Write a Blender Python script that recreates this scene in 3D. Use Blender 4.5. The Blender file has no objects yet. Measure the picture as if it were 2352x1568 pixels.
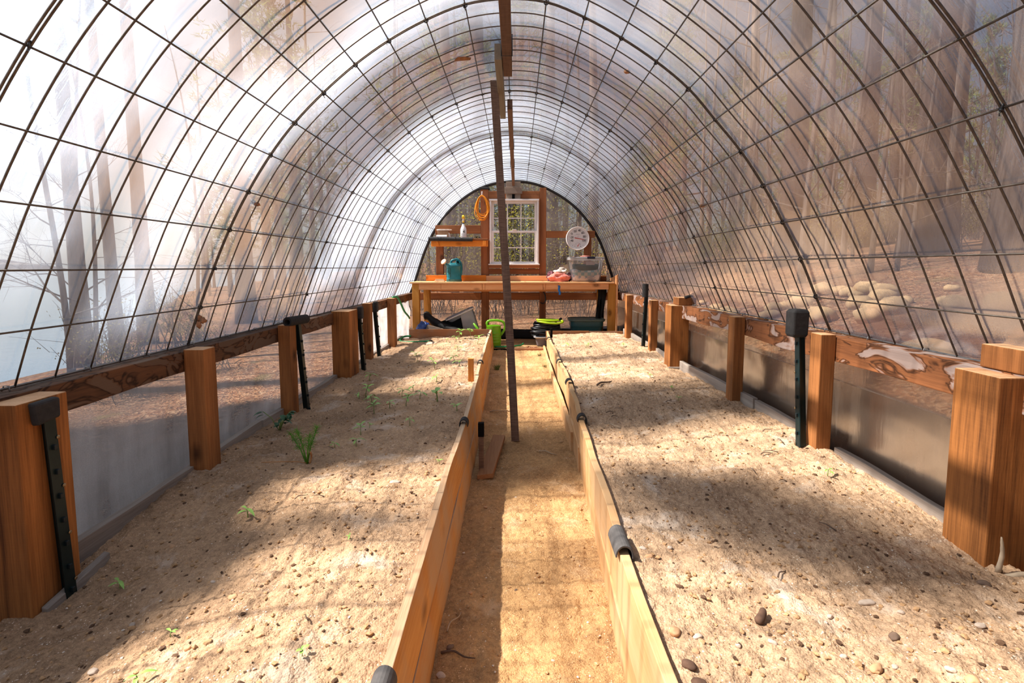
import bpy, bmesh, math, random
from mathutils import Vector, Matrix, noise, Euler
R = random.Random(7)
SC = bpy.context.scene
COL = SC.collection
PI = math.pi

# ------------------------------------------------------------------ helpers
def lerp(a, b, t): return a + (b - a) * t
def clamp(t, a=0.0, b=1.0): return max(a, min(b, t))
def sstep(a, b, t):
    t = clamp((t - a) / (b - a)); return t * t * (3 - 2 * t)
def table(tb, y):
    if y <= tb[0][0]: return tb[0][1]
    for (a, va), (b, vb) in zip(tb, tb[1:]):
        if y <= b: return lerp(va, vb, (y - a) / (b - a))
    return tb[-1][1]
def fbm(x, y, z=0.0, o=4):
    return noise.fractal(Vector((x, y, z)), 0.9, 2.1, o, noise_basis='PERLIN_ORIGINAL')
def srgb(r, g, b):
    f = lambda c: (c / 255 / 12.92) if c <= 10 else ((c / 255 + .055) / 1.055) ** 2.4
    return (f(r), f(g), f(b))

class MB:
    """collects shapes for one mesh"""
    def __init__(s): s.v = []; s.f = []; s.c = None
    def add(s, vs, fs):
        o = len(s.v); s.v += [Vector(v) for v in vs]; s.f += [tuple(i + o for i in f) for f in fs]; return s
    def box(s, lo, hi, rot=None, piv=None):
        x0, y0, z0 = lo; x1, y1, z1 = hi
        vs = [Vector(p) for p in ((x0,y0,z0),(x1,y0,z0),(x1,y1,z0),(x0,y1,z0),(x0,y0,z1),(x1,y0,z1),(x1,y1,z1),(x0,y1,z1))]
        if rot:
            m = Euler(rot).to_matrix(); c = Vector(piv) if piv else sum(vs, Vector()) / 8
            vs = [c + m @ (v - c) for v in vs]
        return s.add(vs, [(0,3,2,1),(4,5,6,7),(0,1,5,4),(1,2,6,5),(2,3,7,6),(3,0,4,7)])
    def hexa(s, p):   # 8 corners, same order as box
        return s.add(p, [(0,3,2,1),(4,5,6,7),(0,1,5,4),(1,2,6,5),(2,3,7,6),(3,0,4,7)])
    def tube(s, path, r, n=8, cap=True, closed=False):
        P = [Vector(p) for p in path]; m = len(P)
        rr = r if isinstance(r, (list, tuple)) else [r] * m
        o = len(s.v); up = None
        for i in range(m):
            if closed: t = P[(i + 1) % m] - P[i - 1]
            else: t = P[min(i + 1, m - 1)] - P[max(i - 1, 0)]
            if t.length < 1e-9: t = Vector((0, 0, 1))
            t.normalize()
            if up is None:
                up = t.cross(Vector((0.31, 0.17, 0.93)) if abs(t.z) < .9 else Vector((1, .2, 0)))
            up = up - t * up.dot(t)
            if up.length < 1e-6: up = t.orthogonal()
            up.normalize(); w = t.cross(up)
            for k in range(n):
                a = 2 * PI * k / n
                s.v.append(P[i] + (up * math.cos(a) + w * math.sin(a)) * rr[i])
        for i in range(m if closed else m - 1):
            j = (i + 1) % m
            for k in range(n):
                l = (k + 1) % n
                s.f.append((o + i*n + k, o + i*n + l, o + j*n + l, o + j*n + k))
        if cap and not closed:
            s.f.append(tuple(o + k for k in range(n))[::-1]); s.f.append(tuple(o + (m-1)*n + k for k in range(n)))
        return s
    def sweep(s, sections, closed=False):   # list of rings with the same count
        n = len(sections[0]); o = len(s.v)
        for q in sections: s.v += [Vector(p) for p in q]
        for i in range(len(sections) - (0 if closed else 1)):
            j = (i + 1) % len(sections)
            for k in range(n):
                l = (k + 1) % n
                s.f.append((o + i*n + k, o + i*n + l, o + j*n + l, o + j*n + k))
        if not closed:
            s.f.append(tuple(o + k for k in range(n))[::-1]); s.f.append(tuple(o + (len(sections)-1)*n + k for k in range(n)))
        return s
    def lathe(s, prof, c=(0,0,0), n=24, sx=1, sy=1, ax=None):   # prof [(r,z)...]
        m = ax.to_matrix() if ax else None; c = Vector(c); rings = []
        for r, z in prof:
            ring = []
            for k in range(n):
                a = 2 * PI * k / n; v = Vector((r * math.cos(a) * sx, r * math.sin(a) * sy, z))
                ring.append(c + (m @ v if m else v))
            rings.append(ring)
        return s.sweep(rings)
    def grid(s, nx, ny, fn):
        o = len(s.v)
        for j in range(ny):
            for i in range(nx): s.v.append(Vector(fn(i, j)))
        for j in range(ny - 1):
            for i in range(nx - 1):
                a = o + j*nx + i; s.f.append((a, a + 1, a + nx + 1, a + nx))
        return s
    def lump(s, c, r, seed=0, sub=1, sq=(1,1,1), rough=.35, freq=1.6):
        b = bmesh.new(); bmesh.ops.create_icosphere(b, subdivisions=sub, radius=1)
        vs = []
        for v in b.verts:
            k = 1 + rough * noise.noise(v.co * freq + Vector((seed * 3.17, seed * 1.3, seed)))
            vs.append((c[0] + v.co.x * r * k * sq[0], c[1] + v.co.y * r * k * sq[1], c[2] + v.co.z * r * k * sq[2]))
        fs = [tuple(v.index for v in f.verts) for f in b.faces]; b.free()
        return s.add(vs, fs)
    def build(s, name, mat, parent=None, loc=None, bevel=0, smooth=False, seg=2, sharp=None):
        """loc None: origin at the base centre of the shape (top level) or the parent's origin"""
        me = bpy.data.meshes.new(name)
        if parent is not None: off = Vector(parent['_base']) if '_base' in parent else Vector((0,0,0))
        elif loc is not None: off = Vector(loc)
        else:
            xs = [v.x for v in s.v]; ys = [v.y for v in s.v]; zs = [v.z for v in s.v]
            off = Vector(((min(xs)+max(xs))/2, (min(ys)+max(ys))/2, min(zs)))
        me.from_pydata([v - off for v in s.v], [], s.f); me.update()
        o = bpy.data.objects.new(name, me); COL.objects.link(o)
        for m in (mat if isinstance(mat, (list, tuple)) else [mat]): me.materials.append(m)
        if parent is not None: o.parent = parent; o['_base'] = tuple(off)
        else: o.location = off; o['_base'] = tuple(off)
        if smooth:
            me.polygons.foreach_set('use_smooth', [True] * len(me.polygons))
            if sharp:
                me.update()
                try: me.set_sharp_from_angle(angle=math.radians(sharp))
                except Exception: pass
        if bevel:
            b = o.modifiers.new('edge', 'BEVEL'); b.width = bevel; b.segments = seg; b.limit_method = 'ANGLE'; b.angle_limit = math.radians(40)
        return o

def thing(name, loc, label, cat, group=None):
    o = bpy.data.objects.new(name, None); COL.objects.link(o); o.location = loc; o['_base'] = tuple(loc)
    o.empty_display_size = .1
    return tag(o, label, cat, group)
def tag(o, label, cat, group=None, kind='thing'):
    o['label'] = label; o['category'] = cat
    if group: o['group'] = group
    if kind: o['kind'] = kind
    return o
def struct(o, label=None, cat=None):
    o['kind'] = 'structure'
    if label: o['label'] = label
    if cat: o['category'] = cat
    return o
def copy_tree(o, parent=None):
    c = o.copy(); COL.objects.link(c)
    if parent: c.parent = parent
    for ch in list(o.children): copy_tree(ch, c)
    return c
def crom(pts, k):   # smooth curve through points
    P = [Vector(p) for p in pts]; out = []
    for i in range(len(P) - 1):
        p0 = P[max(i-1,0)]; p1 = P[i]; p2 = P[i+1]; p3 = P[min(i+2, len(P)-1)]
        if i == 0: p0 = p1 * 2 - p2
        if i == len(P) - 2: p3 = p2 * 2 - p1
        for j in range(k):
            t = j / k
            out.append(0.5 * ((2*p1) + (p2-p0)*t + (2*p0-5*p1+4*p2-p3)*t*t + (3*p1-p0-3*p2+p3)*t*t*t))
    out.append(P[-1]); return out

# ------------------------------------------------------------------ materials
def newmat(name):
    m = bpy.data.materials.new(name); m.use_nodes = True; nt = m.node_tree; nt.nodes.clear()
    out = nt.nodes.new('ShaderNodeOutputMaterial'); return m, nt, out
def nd(nt, t, ins=None, **kw):
    n = nt.nodes.new('ShaderNode' + t)
    for k, v in kw.items(): setattr(n, k, v)
    for k, v in (ins or {}).items():
        s = n.inputs[k]
        if isinstance(v, bpy.types.NodeSocket): nt.links.new(v, s)
        elif isinstance(v, tuple) and len(v) == 3 and s.type == 'RGBA': s.default_value = (*v, 1)
        else: s.default_value = v
    return n
def ramp(nt, fac, stops, interp='LINEAR'):
    n = nt.nodes.new('ShaderNodeValToRGB'); e = n.color_ramp.elements; n.color_ramp.interpolation = interp
    while len(e) < len(stops): e.new(.5)
    for el, (p, c) in zip(e, stops): el.position = p; el.color = (*c, 1) if len(c) == 3 else c
    nt.links.new(fac, n.inputs[0]); return n.outputs[0]
def mixc(nt, fac, a, b, mode='MIX'):
    n = nt.nodes.new('ShaderNodeMix'); n.data_type = 'RGBA'; n.blend_type = mode
    for k, v in ((0, fac), (6, a), (7, b)):
        s = n.inputs[k]
        if isinstance(v, bpy.types.NodeSocket): nt.links.new(v, s)
        elif isinstance(v, tuple): s.default_value = (*v, 1)
        else: s.default_value = v
    return n.outputs[2]
def math_(nt, op, a, b=None, cl=False):
    n = nt.nodes.new('ShaderNodeMath'); n.operation = op; n.use_clamp = cl
    for i, v in enumerate((a, b)):
        if v is None: continue
        if isinstance(v, bpy.types.NodeSocket): nt.links.new(v, n.inputs[i])
        else: n.inputs[i].default_value = v
    return n.outputs[0]
def coords(nt, scale=(1,1,1), rnd=True):
    tc = nd(nt, 'TexCoord')
    v = tc.outputs['Object']
    if rnd:
        oi = nd(nt, 'ObjectInfo'); a = nd(nt, 'VectorMath', {0: (7.3, 3.1, 5.7)}, operation='SCALE'); nt.links.new(oi.outputs['Random'], a.inputs['Scale'])
        b = nd(nt, 'VectorMath', {0: v, 1: a.outputs[0]}, operation='ADD'); v = b.outputs[0]
    mp = nd(nt, 'Mapping', {'Vector': v, 'Scale': scale}); return mp.outputs[0]
def principled(nt, out, col, rough=.6, **kw):
    p = nd(nt, 'BsdfPrincipled', {'Base Color': col, 'Roughness': rough})
    for k, v in kw.items():
        s = p.inputs[k.replace('_', ' ')]
        if isinstance(v, bpy.types.NodeSocket): nt.links.new(v, s)
        else: s.default_value = v
    nt.links.new(p.outputs[0], out.inputs[0]); return p
def bump(nt, h, strength=.4, dist=.01):
    return nd(nt, 'Bump', {'Height': h, 'Strength': strength, 'Distance': dist}).outputs[0]

def plain(name, col, rough=.5, var=.12, scale=30, metal=0, spec=.5, bumpy=0):
    m, nt, out = newmat(name); c = coords(nt)
    n = nd(nt, 'TexNoise', {'Vector': c, 'Scale': scale, 'Detail': 4})
    cc = ramp(nt, n.outputs[0], [(.3, tuple(x * (1 - var) for x in col)), (.7, tuple(min(1, x * (1 + var)) for x in col))])
    kw = {}
    if bumpy: kw['Normal'] = bump(nt, n.outputs[0], bumpy, .004)
    principled(nt, out, cc, rough, Metallic=metal, **{'Specular IOR Level': spec}, **kw); return m

def wood(name, dark, light, axis=2, rough=.75, contrast=1.0, knots=True, weather=None, blotch=None, saw=0.0):
    """long grain along object axis"""
    m, nt, out = newmat(name)
    sc = [1, 1, 1]; sc[axis] = .05
    c = coords(nt, tuple(sc))
    big = nd(nt, 'TexNoise', {'Vector': c, 'Scale': 9, 'Detail': 3, 'Distortion': .4})
    fine = nd(nt, 'TexNoise', {'Vector': c, 'Scale': 75, 'Detail': 5, 'Roughness': .65})
    sc2 = [1, 1, 1]; sc2[axis] = .022
    hair = nd(nt, 'TexNoise', {'Vector': coords(nt, tuple(sc2)), 'Scale': 210, 'Detail': 4, 'Roughness': .7})
    f = math_(nt, 'ADD', math_(nt, 'MULTIPLY', big.outputs[0], .46), math_(nt, 'ADD', math_(nt, 'MULTIPLY', fine.outputs[0], .28), math_(nt, 'MULTIPLY', hair.outputs[0], .26)))
    lo = .5 - .17 / contrast; hi = .5 + .17 / contrast
    col = ramp(nt, f, [(lo, dark), (hi, light)])
    plainc = coords(nt, (1, 1, 1))
    if knots:
        sk = [1, 1, 1]; sk[axis] = .55
        ck = coords(nt, tuple(sk)); v = nd(nt, 'TexVoronoi', {'Vector': ck, 'Scale': 5.5})
        k = ramp(nt, v.outputs['Distance'], [(.0, (.6,.6,.6)), (.07, (1,1,1)), (.13, (.5,.5,.5)), (.21, (0,0,0))])
        col = mixc(nt, k, col, tuple(x * .42 for x in dark))
    if blotch:
        # live-edge stains with a shape of their own
        sb = [1, 1, 1]; sb[axis] = .45
        cb = coords(nt, tuple(sb)); nb = nd(nt, 'TexNoise', {'Vector': cb, 'Scale': 11, 'Detail': 3, 'Distortion': 1.2})
        k = ramp(nt, nb.outputs[0], [(.42, (1,1,1)), (.47, (0,0,0))])
        col = mixc(nt, k, col, blotch)
        k2 = ramp(nt, nb.outputs[0], [(.455, (0,0,0)), (.485, (.9,.9,.9)), (.53, (0,0,0))])
        col = mixc(nt, k2, col, tuple(x * .4 for x in dark))
    if weather:
        nw = nd(nt, 'TexNoise', {'Vector': plainc, 'Scale': 4.5, 'Detail': 5})
        k = ramp(nt, nw.outputs[0], [(.42, (0,0,0)), (.62, (1,1,1))])
        col = mixc(nt, math_(nt, 'MULTIPLY', k, .75), col, weather)
    h = f
    if saw:
        ss = [1, 1, 1]; w = nd(nt, 'TexNoise', {'Vector': coords(nt, tuple(6 if i == axis else .35 for i in range(3))), 'Scale': 42, 'Detail': 2})
        h = math_(nt, 'ADD', f, math_(nt, 'MULTIPLY', w.outputs[0], saw))
        col = mixc(nt, math_(nt, 'MULTIPLY', ramp(nt, w.outputs[0], [(.45, (0,0,0)), (.62, (1,1,1))]), .35 * saw), col, tuple(min(1, x * 1.9) for x in light))
    principled(nt, out, col, rough, Normal=bump(nt, h, .5, .006), **{'Specular IOR Level': .25}); return m

def film(name, haze, hazecol=(.93, .95, 1), see=(.97, .97, .97), gloss=.04, var=.7, slantw=.55, back=.2):
    """clear polyethylene sheet, clouded unevenly; part of the light goes straight through, part is scattered"""
    m, nt, out = newmat(name)
    c1 = coords(nt, (1, .35, 1), False); c2 = coords(nt, (.4, 2.2, .4), False)
    n1 = nd(nt, 'TexNoise', {'Vector': c1, 'Scale': 1.6, 'Detail': 4, 'Distortion': .8})
    n2 = nd(nt, 'TexNoise', {'Vector': c2, 'Scale': 3.2, 'Detail': 5, 'Roughness': .6})
    n3 = nd(nt, 'TexNoise', {'Vector': coords(nt, (1, 1, 1), False), 'Scale': 260, 'Detail': 2})
    f = math_(nt, 'ADD', math_(nt, 'MULTIPLY', n1.outputs[0], .6), math_(nt, 'MULTIPLY', n2.outputs[0], .4))
    fac = nd(nt, 'MapRange', {'Value': f, 'From Min': .36, 'From Max': .64, 'To Min': haze * (1 - var), 'To Max': haze * (1 + var)}).outputs[0]
    fac = math_(nt, 'MULTIPLY', fac, math_(nt, 'ADD', math_(nt, 'MULTIPLY', n3.outputs[0], .5), .75), True)
    lw = nd(nt, 'LayerWeight', {'Blend': .5})
    slant = math_(nt, 'POWER', lw.outputs['Facing'], 2.2)     # a slanting view passes through more of the cloudy sheet
    fac = math_(nt, 'ADD', fac, math_(nt, 'MULTIPLY', math_(nt, 'MULTIPLY', slant, slantw), math_(nt, 'SUBTRACT', 1.0, fac)), True)
    bn = bump(nt, f, .25, .03)
    tr = nd(nt, 'BsdfTransparent', {'Color': see})
    tl = nd(nt, 'BsdfTranslucent', {'Color': hazecol, 'Normal': bn}); df = nd(nt, 'BsdfDiffuse', {'Color': hazecol, 'Normal': bn})
    sc = nd(nt, 'MixShader', {0: back, 1: tl.outputs[0], 2: df.outputs[0]})
    a = nd(nt, 'MixShader', {0: fac, 1: tr.outputs[0], 2: sc.outputs[0]})
    gl = nd(nt, 'BsdfGlossy', {'Color': (1, 1, 1, 1), 'Roughness': .22, 'Normal': bn})
    fr = nd(nt, 'Fresnel', {'IOR': 1.35, 'Normal': bn})
    g = math_(nt, 'MULTIPLY', fr.outputs[0], gloss * 10, True)
    b = nd(nt, 'MixShader', {0: g, 1: a.outputs[0], 2: gl.outputs[0]})
    nt.links.new(b.outputs[0], out.inputs[0]); return m

M = {}
M['post'] = wood('timber_orange', srgb(86, 49, 22), srgb(186, 119, 62), 2, saw=.05, contrast=1.4)
M['stud'] = wood('stud_orange', srgb(100, 60, 30), srgb(184, 120, 68), 2, saw=.05, contrast=1.25)
M['backstud'] = wood('back_frame_red', srgb(104, 62, 38), srgb(168, 106, 66), 2)
M['backbeam'] = wood('back_beam_red', srgb(102, 60, 36), srgb(174, 110, 66), 0)
M['raill'] = wood('left_rail_brown', srgb(62, 42, 30), srgb(128, 86, 56), 1, blotch=srgb(104, 82, 66))
M['railr'] = wood('right_rail_stained', srgb(88, 54, 34), srgb(180, 114, 70), 1, blotch=srgb(172, 150, 140))
M['sill'] = wood('weathered_grey', srgb(110, 98, 90), srgb(176, 164, 152), 1, knots=False)
M['bedl'] = wood('bed_board_gold', srgb(178, 116, 58), srgb(226, 172, 104), 1, knots=True, weather=srgb(186, 158, 128))
M['bedr'] = wood('bed_board_pale', srgb(180, 130, 80), srgb(224, 182, 132), 1, contrast=.8, weather=srgb(204, 168, 128))
M['bedtop'] = wood('weathered_board_top', srgb(168, 132, 100), srgb(226, 194, 158), 1, contrast=1.4, knots=False)
M['bedend'] = wood('bed_end_brown', srgb(124, 80, 52), srgb(184, 126, 84), 0, knots=False, weather=srgb(150, 124, 104))
M['prop'] = wood('rough_sawn_grey', srgb(78, 62, 53), srgb(132, 106, 90), 2, saw=.7, knots=False)
M['ridge'] = wood('ridge_brown', srgb(84, 62, 50), srgb(132, 100, 78), 1, saw=.4)
M['ridgegrey'] = wood('ridge_grey_green', srgb(122, 112, 96), srgb(160, 148, 128), 1, knots=False)
M['endpale'] = wood('end_grain_pale', srgb(206, 150, 104), srgb(240, 196, 152), 2, knots=False)
M['endgrain'] = wood('end_grain_orange', srgb(186, 112, 52), srgb(232, 160, 90), 2, knots=False)
M['benchtop'] = wood('bench_top_peach', srgb(198, 132, 84), srgb(238, 186, 134), 0, contrast=.9)
M['benchfront'] = wood('bench_apron_peach', srgb(204, 134, 84), srgb(240, 180, 128), 0)
M['benchleg'] = wood('bench_leg_yellow', srgb(164, 104, 36), srgb(208, 150, 74), 2)
M['orangeboard'] = wood('board_bright_orange', srgb(196, 98, 22), srgb(236, 146, 56), 0)
M['greywood0'] = wood('grey_scrap', srgb(112, 96, 84), srgb(158, 140, 124), 0, knots=False)
M['palewood'] = wood('pale_scrap', srgb(190, 160, 126), srgb(230, 206, 174), 0, knots=False)
M['plank'] = wood('loose_plank', srgb(128, 84, 54), srgb(182, 134, 92), 1, knots=False)
M['stake'] = wood('orange_stake', srgb(176, 104, 40), srgb(222, 150, 74), 2, knots=False)
M['wire'] = plain('galvanised_wire', srgb(92, 84, 76), .45, .3, 60, metal=.7)
M['wirepale'] = plain('base_wire', srgb(138, 136, 134), .4, .2, 60, metal=.8)
M['tie'] = plain('black_nylon', srgb(14, 14, 18), .4, .1)
M['foam'] = plain('black_foam', srgb(40, 38, 38), .9, .25, 60, bumpy=.4)
M['foamgrey'] = plain('dusty_foam', srgb(84, 80, 78), .9, .25, 40, bumpy=.4)
M['tpost'] = plain('green_black_steel', srgb(12, 34, 36), .4, .25, 20, metal=.3)
M['stud_nub'] = plain('nub_dark', srgb(10, 24, 28), .5, .1)
M['screw'] = plain('screw_brass', srgb(150, 128, 96), .35, .1, metal=.8)
M['white'] = plain('white_plastic', srgb(226, 222, 220), .4, .04)
M['whitepaint'] = plain('white_vinyl', srgb(228, 220, 216), .5, .04)
M['teal'] = plain('teal_plastic', srgb(22, 104, 112), .32, .14, 12)
M['tealdark'] = plain('teal_grimy', srgb(52, 96, 88), .6, .3, 30)
M['green'] = plain('lime_green_plastic', srgb(104, 168, 14), .35, .06, 10)
M['limehose'] = plain('lime_hose', srgb(166, 200, 20), .4, .06)
M['greenhose'] = plain('green_hose', srgb(30, 132, 76), .45, .1)
M['blackhose'] = plain('black_hose', srgb(20, 22, 28), .35, .1)
M['cord'] = plain('orange_cord', srgb(244, 150, 10), .45, .1)
M['tub'] = plain('grey_tub', srgb(120, 112, 116), .5, .08)
M['tubrim'] = plain('grey_tub_rim', srgb(190, 186, 186), .5, .06)
M['darkgreen'] = plain('dark_teal_tub', srgb(24, 76, 84), .4, .1)
M['darklid'] = plain('dark_green_lid', srgb(66, 84, 78), .45, .12)
M['bluetape'] = plain('blue_tape', srgb(20, 108, 186), .6, .15)
M['bluebag'] = plain('blue_plastic_bag', srgb(24, 58, 124), .4, .3, 14, bumpy=.3)
M['black'] = plain('black_board', srgb(10, 10, 11), .8, .1, spec=.1)
M['blacksheet'] = plain('black_sheet', srgb(18, 17, 18), .6, .3, 12, spec=.25, bumpy=.5)
M['navy'] = plain('navy_latch', srgb(16, 24, 48), .35, .05)
M['tagpaper'] = plain('grey_label', srgb(150, 138, 138), .7, .08)
M['yellow'] = plain('yellow_trigger', srgb(244, 190, 20), .4, .05)
M['red'] = plain('red_needle', srgb(188, 52, 36), .5, .02)
M['ink'] = plain('black_ink', srgb(44, 42, 46), .6, .02)
M['whiteflake'] = plain('white_flake', srgb(238, 236, 232), .6, .03)
M['pink'] = plain('coral_cloth', srgb(222, 132, 118), .9, .18, 18, bumpy=.5)
M['cream'] = plain('cream_cloth', srgb(222, 206, 192), .9, .16, 30, bumpy=.5)
M['maroon'] = plain('plum_cloth', srgb(110, 62, 72), .9, .5, 22, bumpy=.5)
M['darkcloth'] = plain('charcoal_cloth', srgb(40, 62, 64), .9, .15)
M['cardboard'] = plain('brown_card', srgb(160, 122, 90), .8, .1)
M['metalbits'] = plain('dark_metal_bits', srgb(58, 50, 46), .5, .5, 90, metal=.5)
M['rose'] = plain('peach_rose', srgb(244, 196, 158), .45, .05)
M['terracotta'] = plain('dry_brown_debris', srgb(170, 120, 84), .8, .3, 50)
M['bluemark'] = plain('blue_tag', srgb(34, 76, 150), .5, .05)
M['leaf'] = plain('seedling_leaf', srgb(142, 182, 84), .5, .25, 25)
M['leafdark'] = plain('weed_leaf', srgb(52, 92, 58), .5, .3, 25)
M['fennel'] = plain('fennel_frond', srgb(84, 142, 32), .6, .3, 40)
M['stem'] = plain('seedling_stem', srgb(128, 156, 84), .6, .2)
M['drystem'] = plain('dry_stem', srgb(186, 130, 78), .7, .2)
M['grass'] = plain('path_grass', srgb(86, 106, 50), .7, .3)
M['stone'] = plain('pale_stone', srgb(192, 172, 154), .8, .2, 40, bumpy=.3)
M['stonewarm'] = plain('tan_stone', srgb(196, 152, 112), .8, .2, 40, bumpy=.3)
M['stonedark'] = plain('brown_stone', srgb(112, 90, 74), .85, .25, 40, bumpy=.3)
M['boulder'] = plain('mossy_boulder', srgb(176, 146, 108), .9, .35, 9, bumpy=.6)
M['twig'] = plain('dry_twig', srgb(96, 76, 62), .85, .3)
M['paledtwig'] = plain('pale_twig', srgb(172, 152, 128), .85, .2)
M['rockbark'] = plain('bark_chip', srgb(92, 66, 50), .9, .3, 60, bumpy=.4)

def soilmat(name, a, b, dusty, big=1.3):
    m, nt, out = newmat(name); c = coords(nt, (1,1,1), False)
    n1 = nd(nt, 'TexNoise', {'Vector': c, 'Scale': 2.3 * big, 'Detail': 5, 'Roughness': .6})
    n2 = nd(nt, 'TexNoise', {'Vector': c, 'Scale': 60, 'Detail': 6, 'Roughness': .7})
    n3 = nd(nt, 'TexNoise', {'Vector': c, 'Scale': 320, 'Detail': 3, 'Roughness': .6})
    f = math_(nt, 'ADD', math_(nt, 'MULTIPLY', n1.outputs[0], .35), math_(nt, 'ADD', math_(nt, 'MULTIPLY', n2.outputs[0], .4), math_(nt, 'MULTIPLY', n3.outputs[0], .25)))
    col = ramp(nt, f, [(.34, a), (.60, b)])
    n4 = nd(nt, 'TexNoise', {'Vector': c, 'Scale': 4.1, 'Detail': 6, 'Roughness': .65, 'Distortion': .5})
    k = ramp(nt, n4.outputs[0], [(.55, (0,0,0)), (.72, (.8,.8,.8))])
    col = mixc(nt, k, col, dusty)
    v = nd(nt, 'TexVoronoi', {'Vector': c, 'Scale': 105})
    sp = nd(nt, 'TexNoise', {'Vector': c, 'Scale': 23, 'Detail': 2})
    k2 = math_(nt, 'MULTIPLY', ramp(nt, v.outputs['Distance'], [(.16, (1,1,1)), (.26, (0,0,0))]), ramp(nt, sp.outputs[0], [(.52, (0,0,0)), (.6, (1,1,1))]))
    col = mixc(nt, math_(nt, 'MULTIPLY', k2, .8), col, tuple(min(1, x * 1.35) for x in dusty))
    g1 = nd(nt, 'TexVoronoi', {'Vector': c, 'Scale': 62}); g2 = nd(nt, 'TexVoronoi', {'Vector': c, 'Scale': 170})
    h = math_(nt, 'ADD', math_(nt, 'MULTIPLY', n2.outputs[0], .8), math_(nt, 'ADD', math_(nt, 'MULTIPLY', g1.outputs['Distance'], -.35), math_(nt, 'MULTIPLY', g2.outputs['Distance'], -.30)))
    principled(nt, out, col, .95, Normal=bump(nt, h, .75, .014), **{'Specular IOR Level': .1}); return m
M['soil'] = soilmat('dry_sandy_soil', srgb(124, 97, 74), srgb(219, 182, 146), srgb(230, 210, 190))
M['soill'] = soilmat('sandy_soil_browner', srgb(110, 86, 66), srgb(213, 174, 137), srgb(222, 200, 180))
M['path'] = soilmat('trodden_earth', srgb(114, 84, 58), srgb(214, 168, 116), srgb(222, 186, 146))
M['clod'] = plain('soil_clod', srgb(176, 138, 98), .95, .3, 60)
M['grit'] = plain('white_grit', srgb(222, 208, 192), .9, .15, 60)
M['chip'] = plain('dark_humus_bits', srgb(92, 66, 46), .95, .35, 60)

def litter(name):
    m, nt, out = newmat(name); c = coords(nt, (1,1,1), False)
    w = nd(nt, 'TexNoise', {'Vector': c, 'Scale': 7, 'Detail': 3})
    wv = nd(nt, 'VectorMath', {0: w.outputs['Color'], 1: (.25, .25, .25)}, operation='MULTIPLY'); wa = nd(nt, 'VectorMath', {0: c, 1: wv.outputs[0]}, operation='ADD')
    v = nd(nt, 'TexVoronoi', {'Vector': wa.outputs[0], 'Scale': 34, 'Randomness': 1})
    b = nd(nt, 'SeparateColor', {'Color': v.outputs['Color']})
    col = ramp(nt, b.outputs[0], [(0, srgb(66, 44, 32)), (.3, srgb(122, 80, 54)), (.6, srgb(152, 108, 76)), (.85, srgb(176, 142, 112)), (1, srgb(96, 62, 42))])
    n = nd(nt, 'TexNoise', {'Vector': c, 'Scale': .55, 'Detail': 5})
    col = mixc(nt, ramp(nt, n.outputs[0], [(.38, (.75,.75,.75)), (.55, (0,0,0))]), col, srgb(80, 58, 42))
    g = nd(nt, 'TexNoise', {'Vector': c, 'Scale': 1.7, 'Detail': 5})
    col = mixc(nt, ramp(nt, g.outputs[0], [(.62, (0,0,0)), (.72, (.6,.6,.6))]), col, srgb(88, 88, 50))
    principled(nt, out, col, .9, Normal=bump(nt, v.outputs['Distance'], .6, .05), **{'Specular IOR Level': .15}); return m
M['litter'] = litter('leaf_litter')
def barkmat(name, a, b):
    m, nt, out = newmat(name); c = coords(nt, (1, 1, .12))
    n = nd(nt, 'TexNoise', {'Vector': c, 'Scale': 14, 'Detail': 5, 'Roughness': .7})
    col = ramp(nt, n.outputs[0], [(.35, a), (.65, b)])
    principled(nt, out, col, .95, Normal=bump(nt, n.outputs[0], .9, .05), **{'Specular IOR Level': .1}); return m
M['bark'] = barkmat('grey_brown_bark', srgb(58, 52, 50), srgb(112, 102, 96))
M['barkdark'] = barkmat('dark_bark', srgb(36, 31, 31), srgb(76, 66, 62))
M['barktan'] = barkmat('tan_bark', srgb(92, 76, 66), srgb(150, 130, 114))
M['twigs'] = plain('bare_twigs', srgb(94, 80, 72), .9, .25, 3)
def leafy(name, a, b):
    m, nt, out = newmat(name); oi = nd(nt, 'NewGeometry'); r = oi.outputs['Random Per Island']
    col = ramp(nt, r, [(0, a), (1, b)])
    d = nd(nt, 'BsdfDiffuse', {'Color': col}); t = nd(nt, 'BsdfTranslucent', {'Color': col})
    x = nd(nt, 'MixShader', {0: .45, 1: d.outputs[0], 2: t.outputs[0]}); nt.links.new(x.outputs[0], out.inputs[0]); return m
M['needles'] = leafy('pine_needles', srgb(62, 78, 44), srgb(130, 142, 76))
M['shrubleaf'] = leafy('spring_leaves', srgb(92, 92, 34), srgb(186, 176, 70))
M['bushleaf'] = leafy('undergrowth_leaves', srgb(84, 82, 40), srgb(150, 138, 76))
m, nt, out = newmat('lake_water'); n = nd(nt, 'TexNoise', {'Vector': coords(nt, (1,1,1), False), 'Scale': 1.2, 'Detail': 4})
principled(nt, out, srgb(120, 140, 158), .12, Normal=bump(nt, n.outputs[0], .25, .05)); M['water'] = m
m, nt, out = newmat('window_glass')
t = nd(nt, 'BsdfTransparent', {'Color': (.94, .96, .95, 1)}); g = nd(nt, 'BsdfGlossy', {'Roughness': .02, 'Color': (1,1,1,1)})
fr = nd(nt, 'Fresnel', {'IOR': 1.45}); x = nd(nt, 'MixShader', {0: fr.outputs[0], 1: t.outputs[0], 2: g.outputs[0]}); nt.links.new(x.outputs[0], out.inputs[0]); M['glass'] = m
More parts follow.
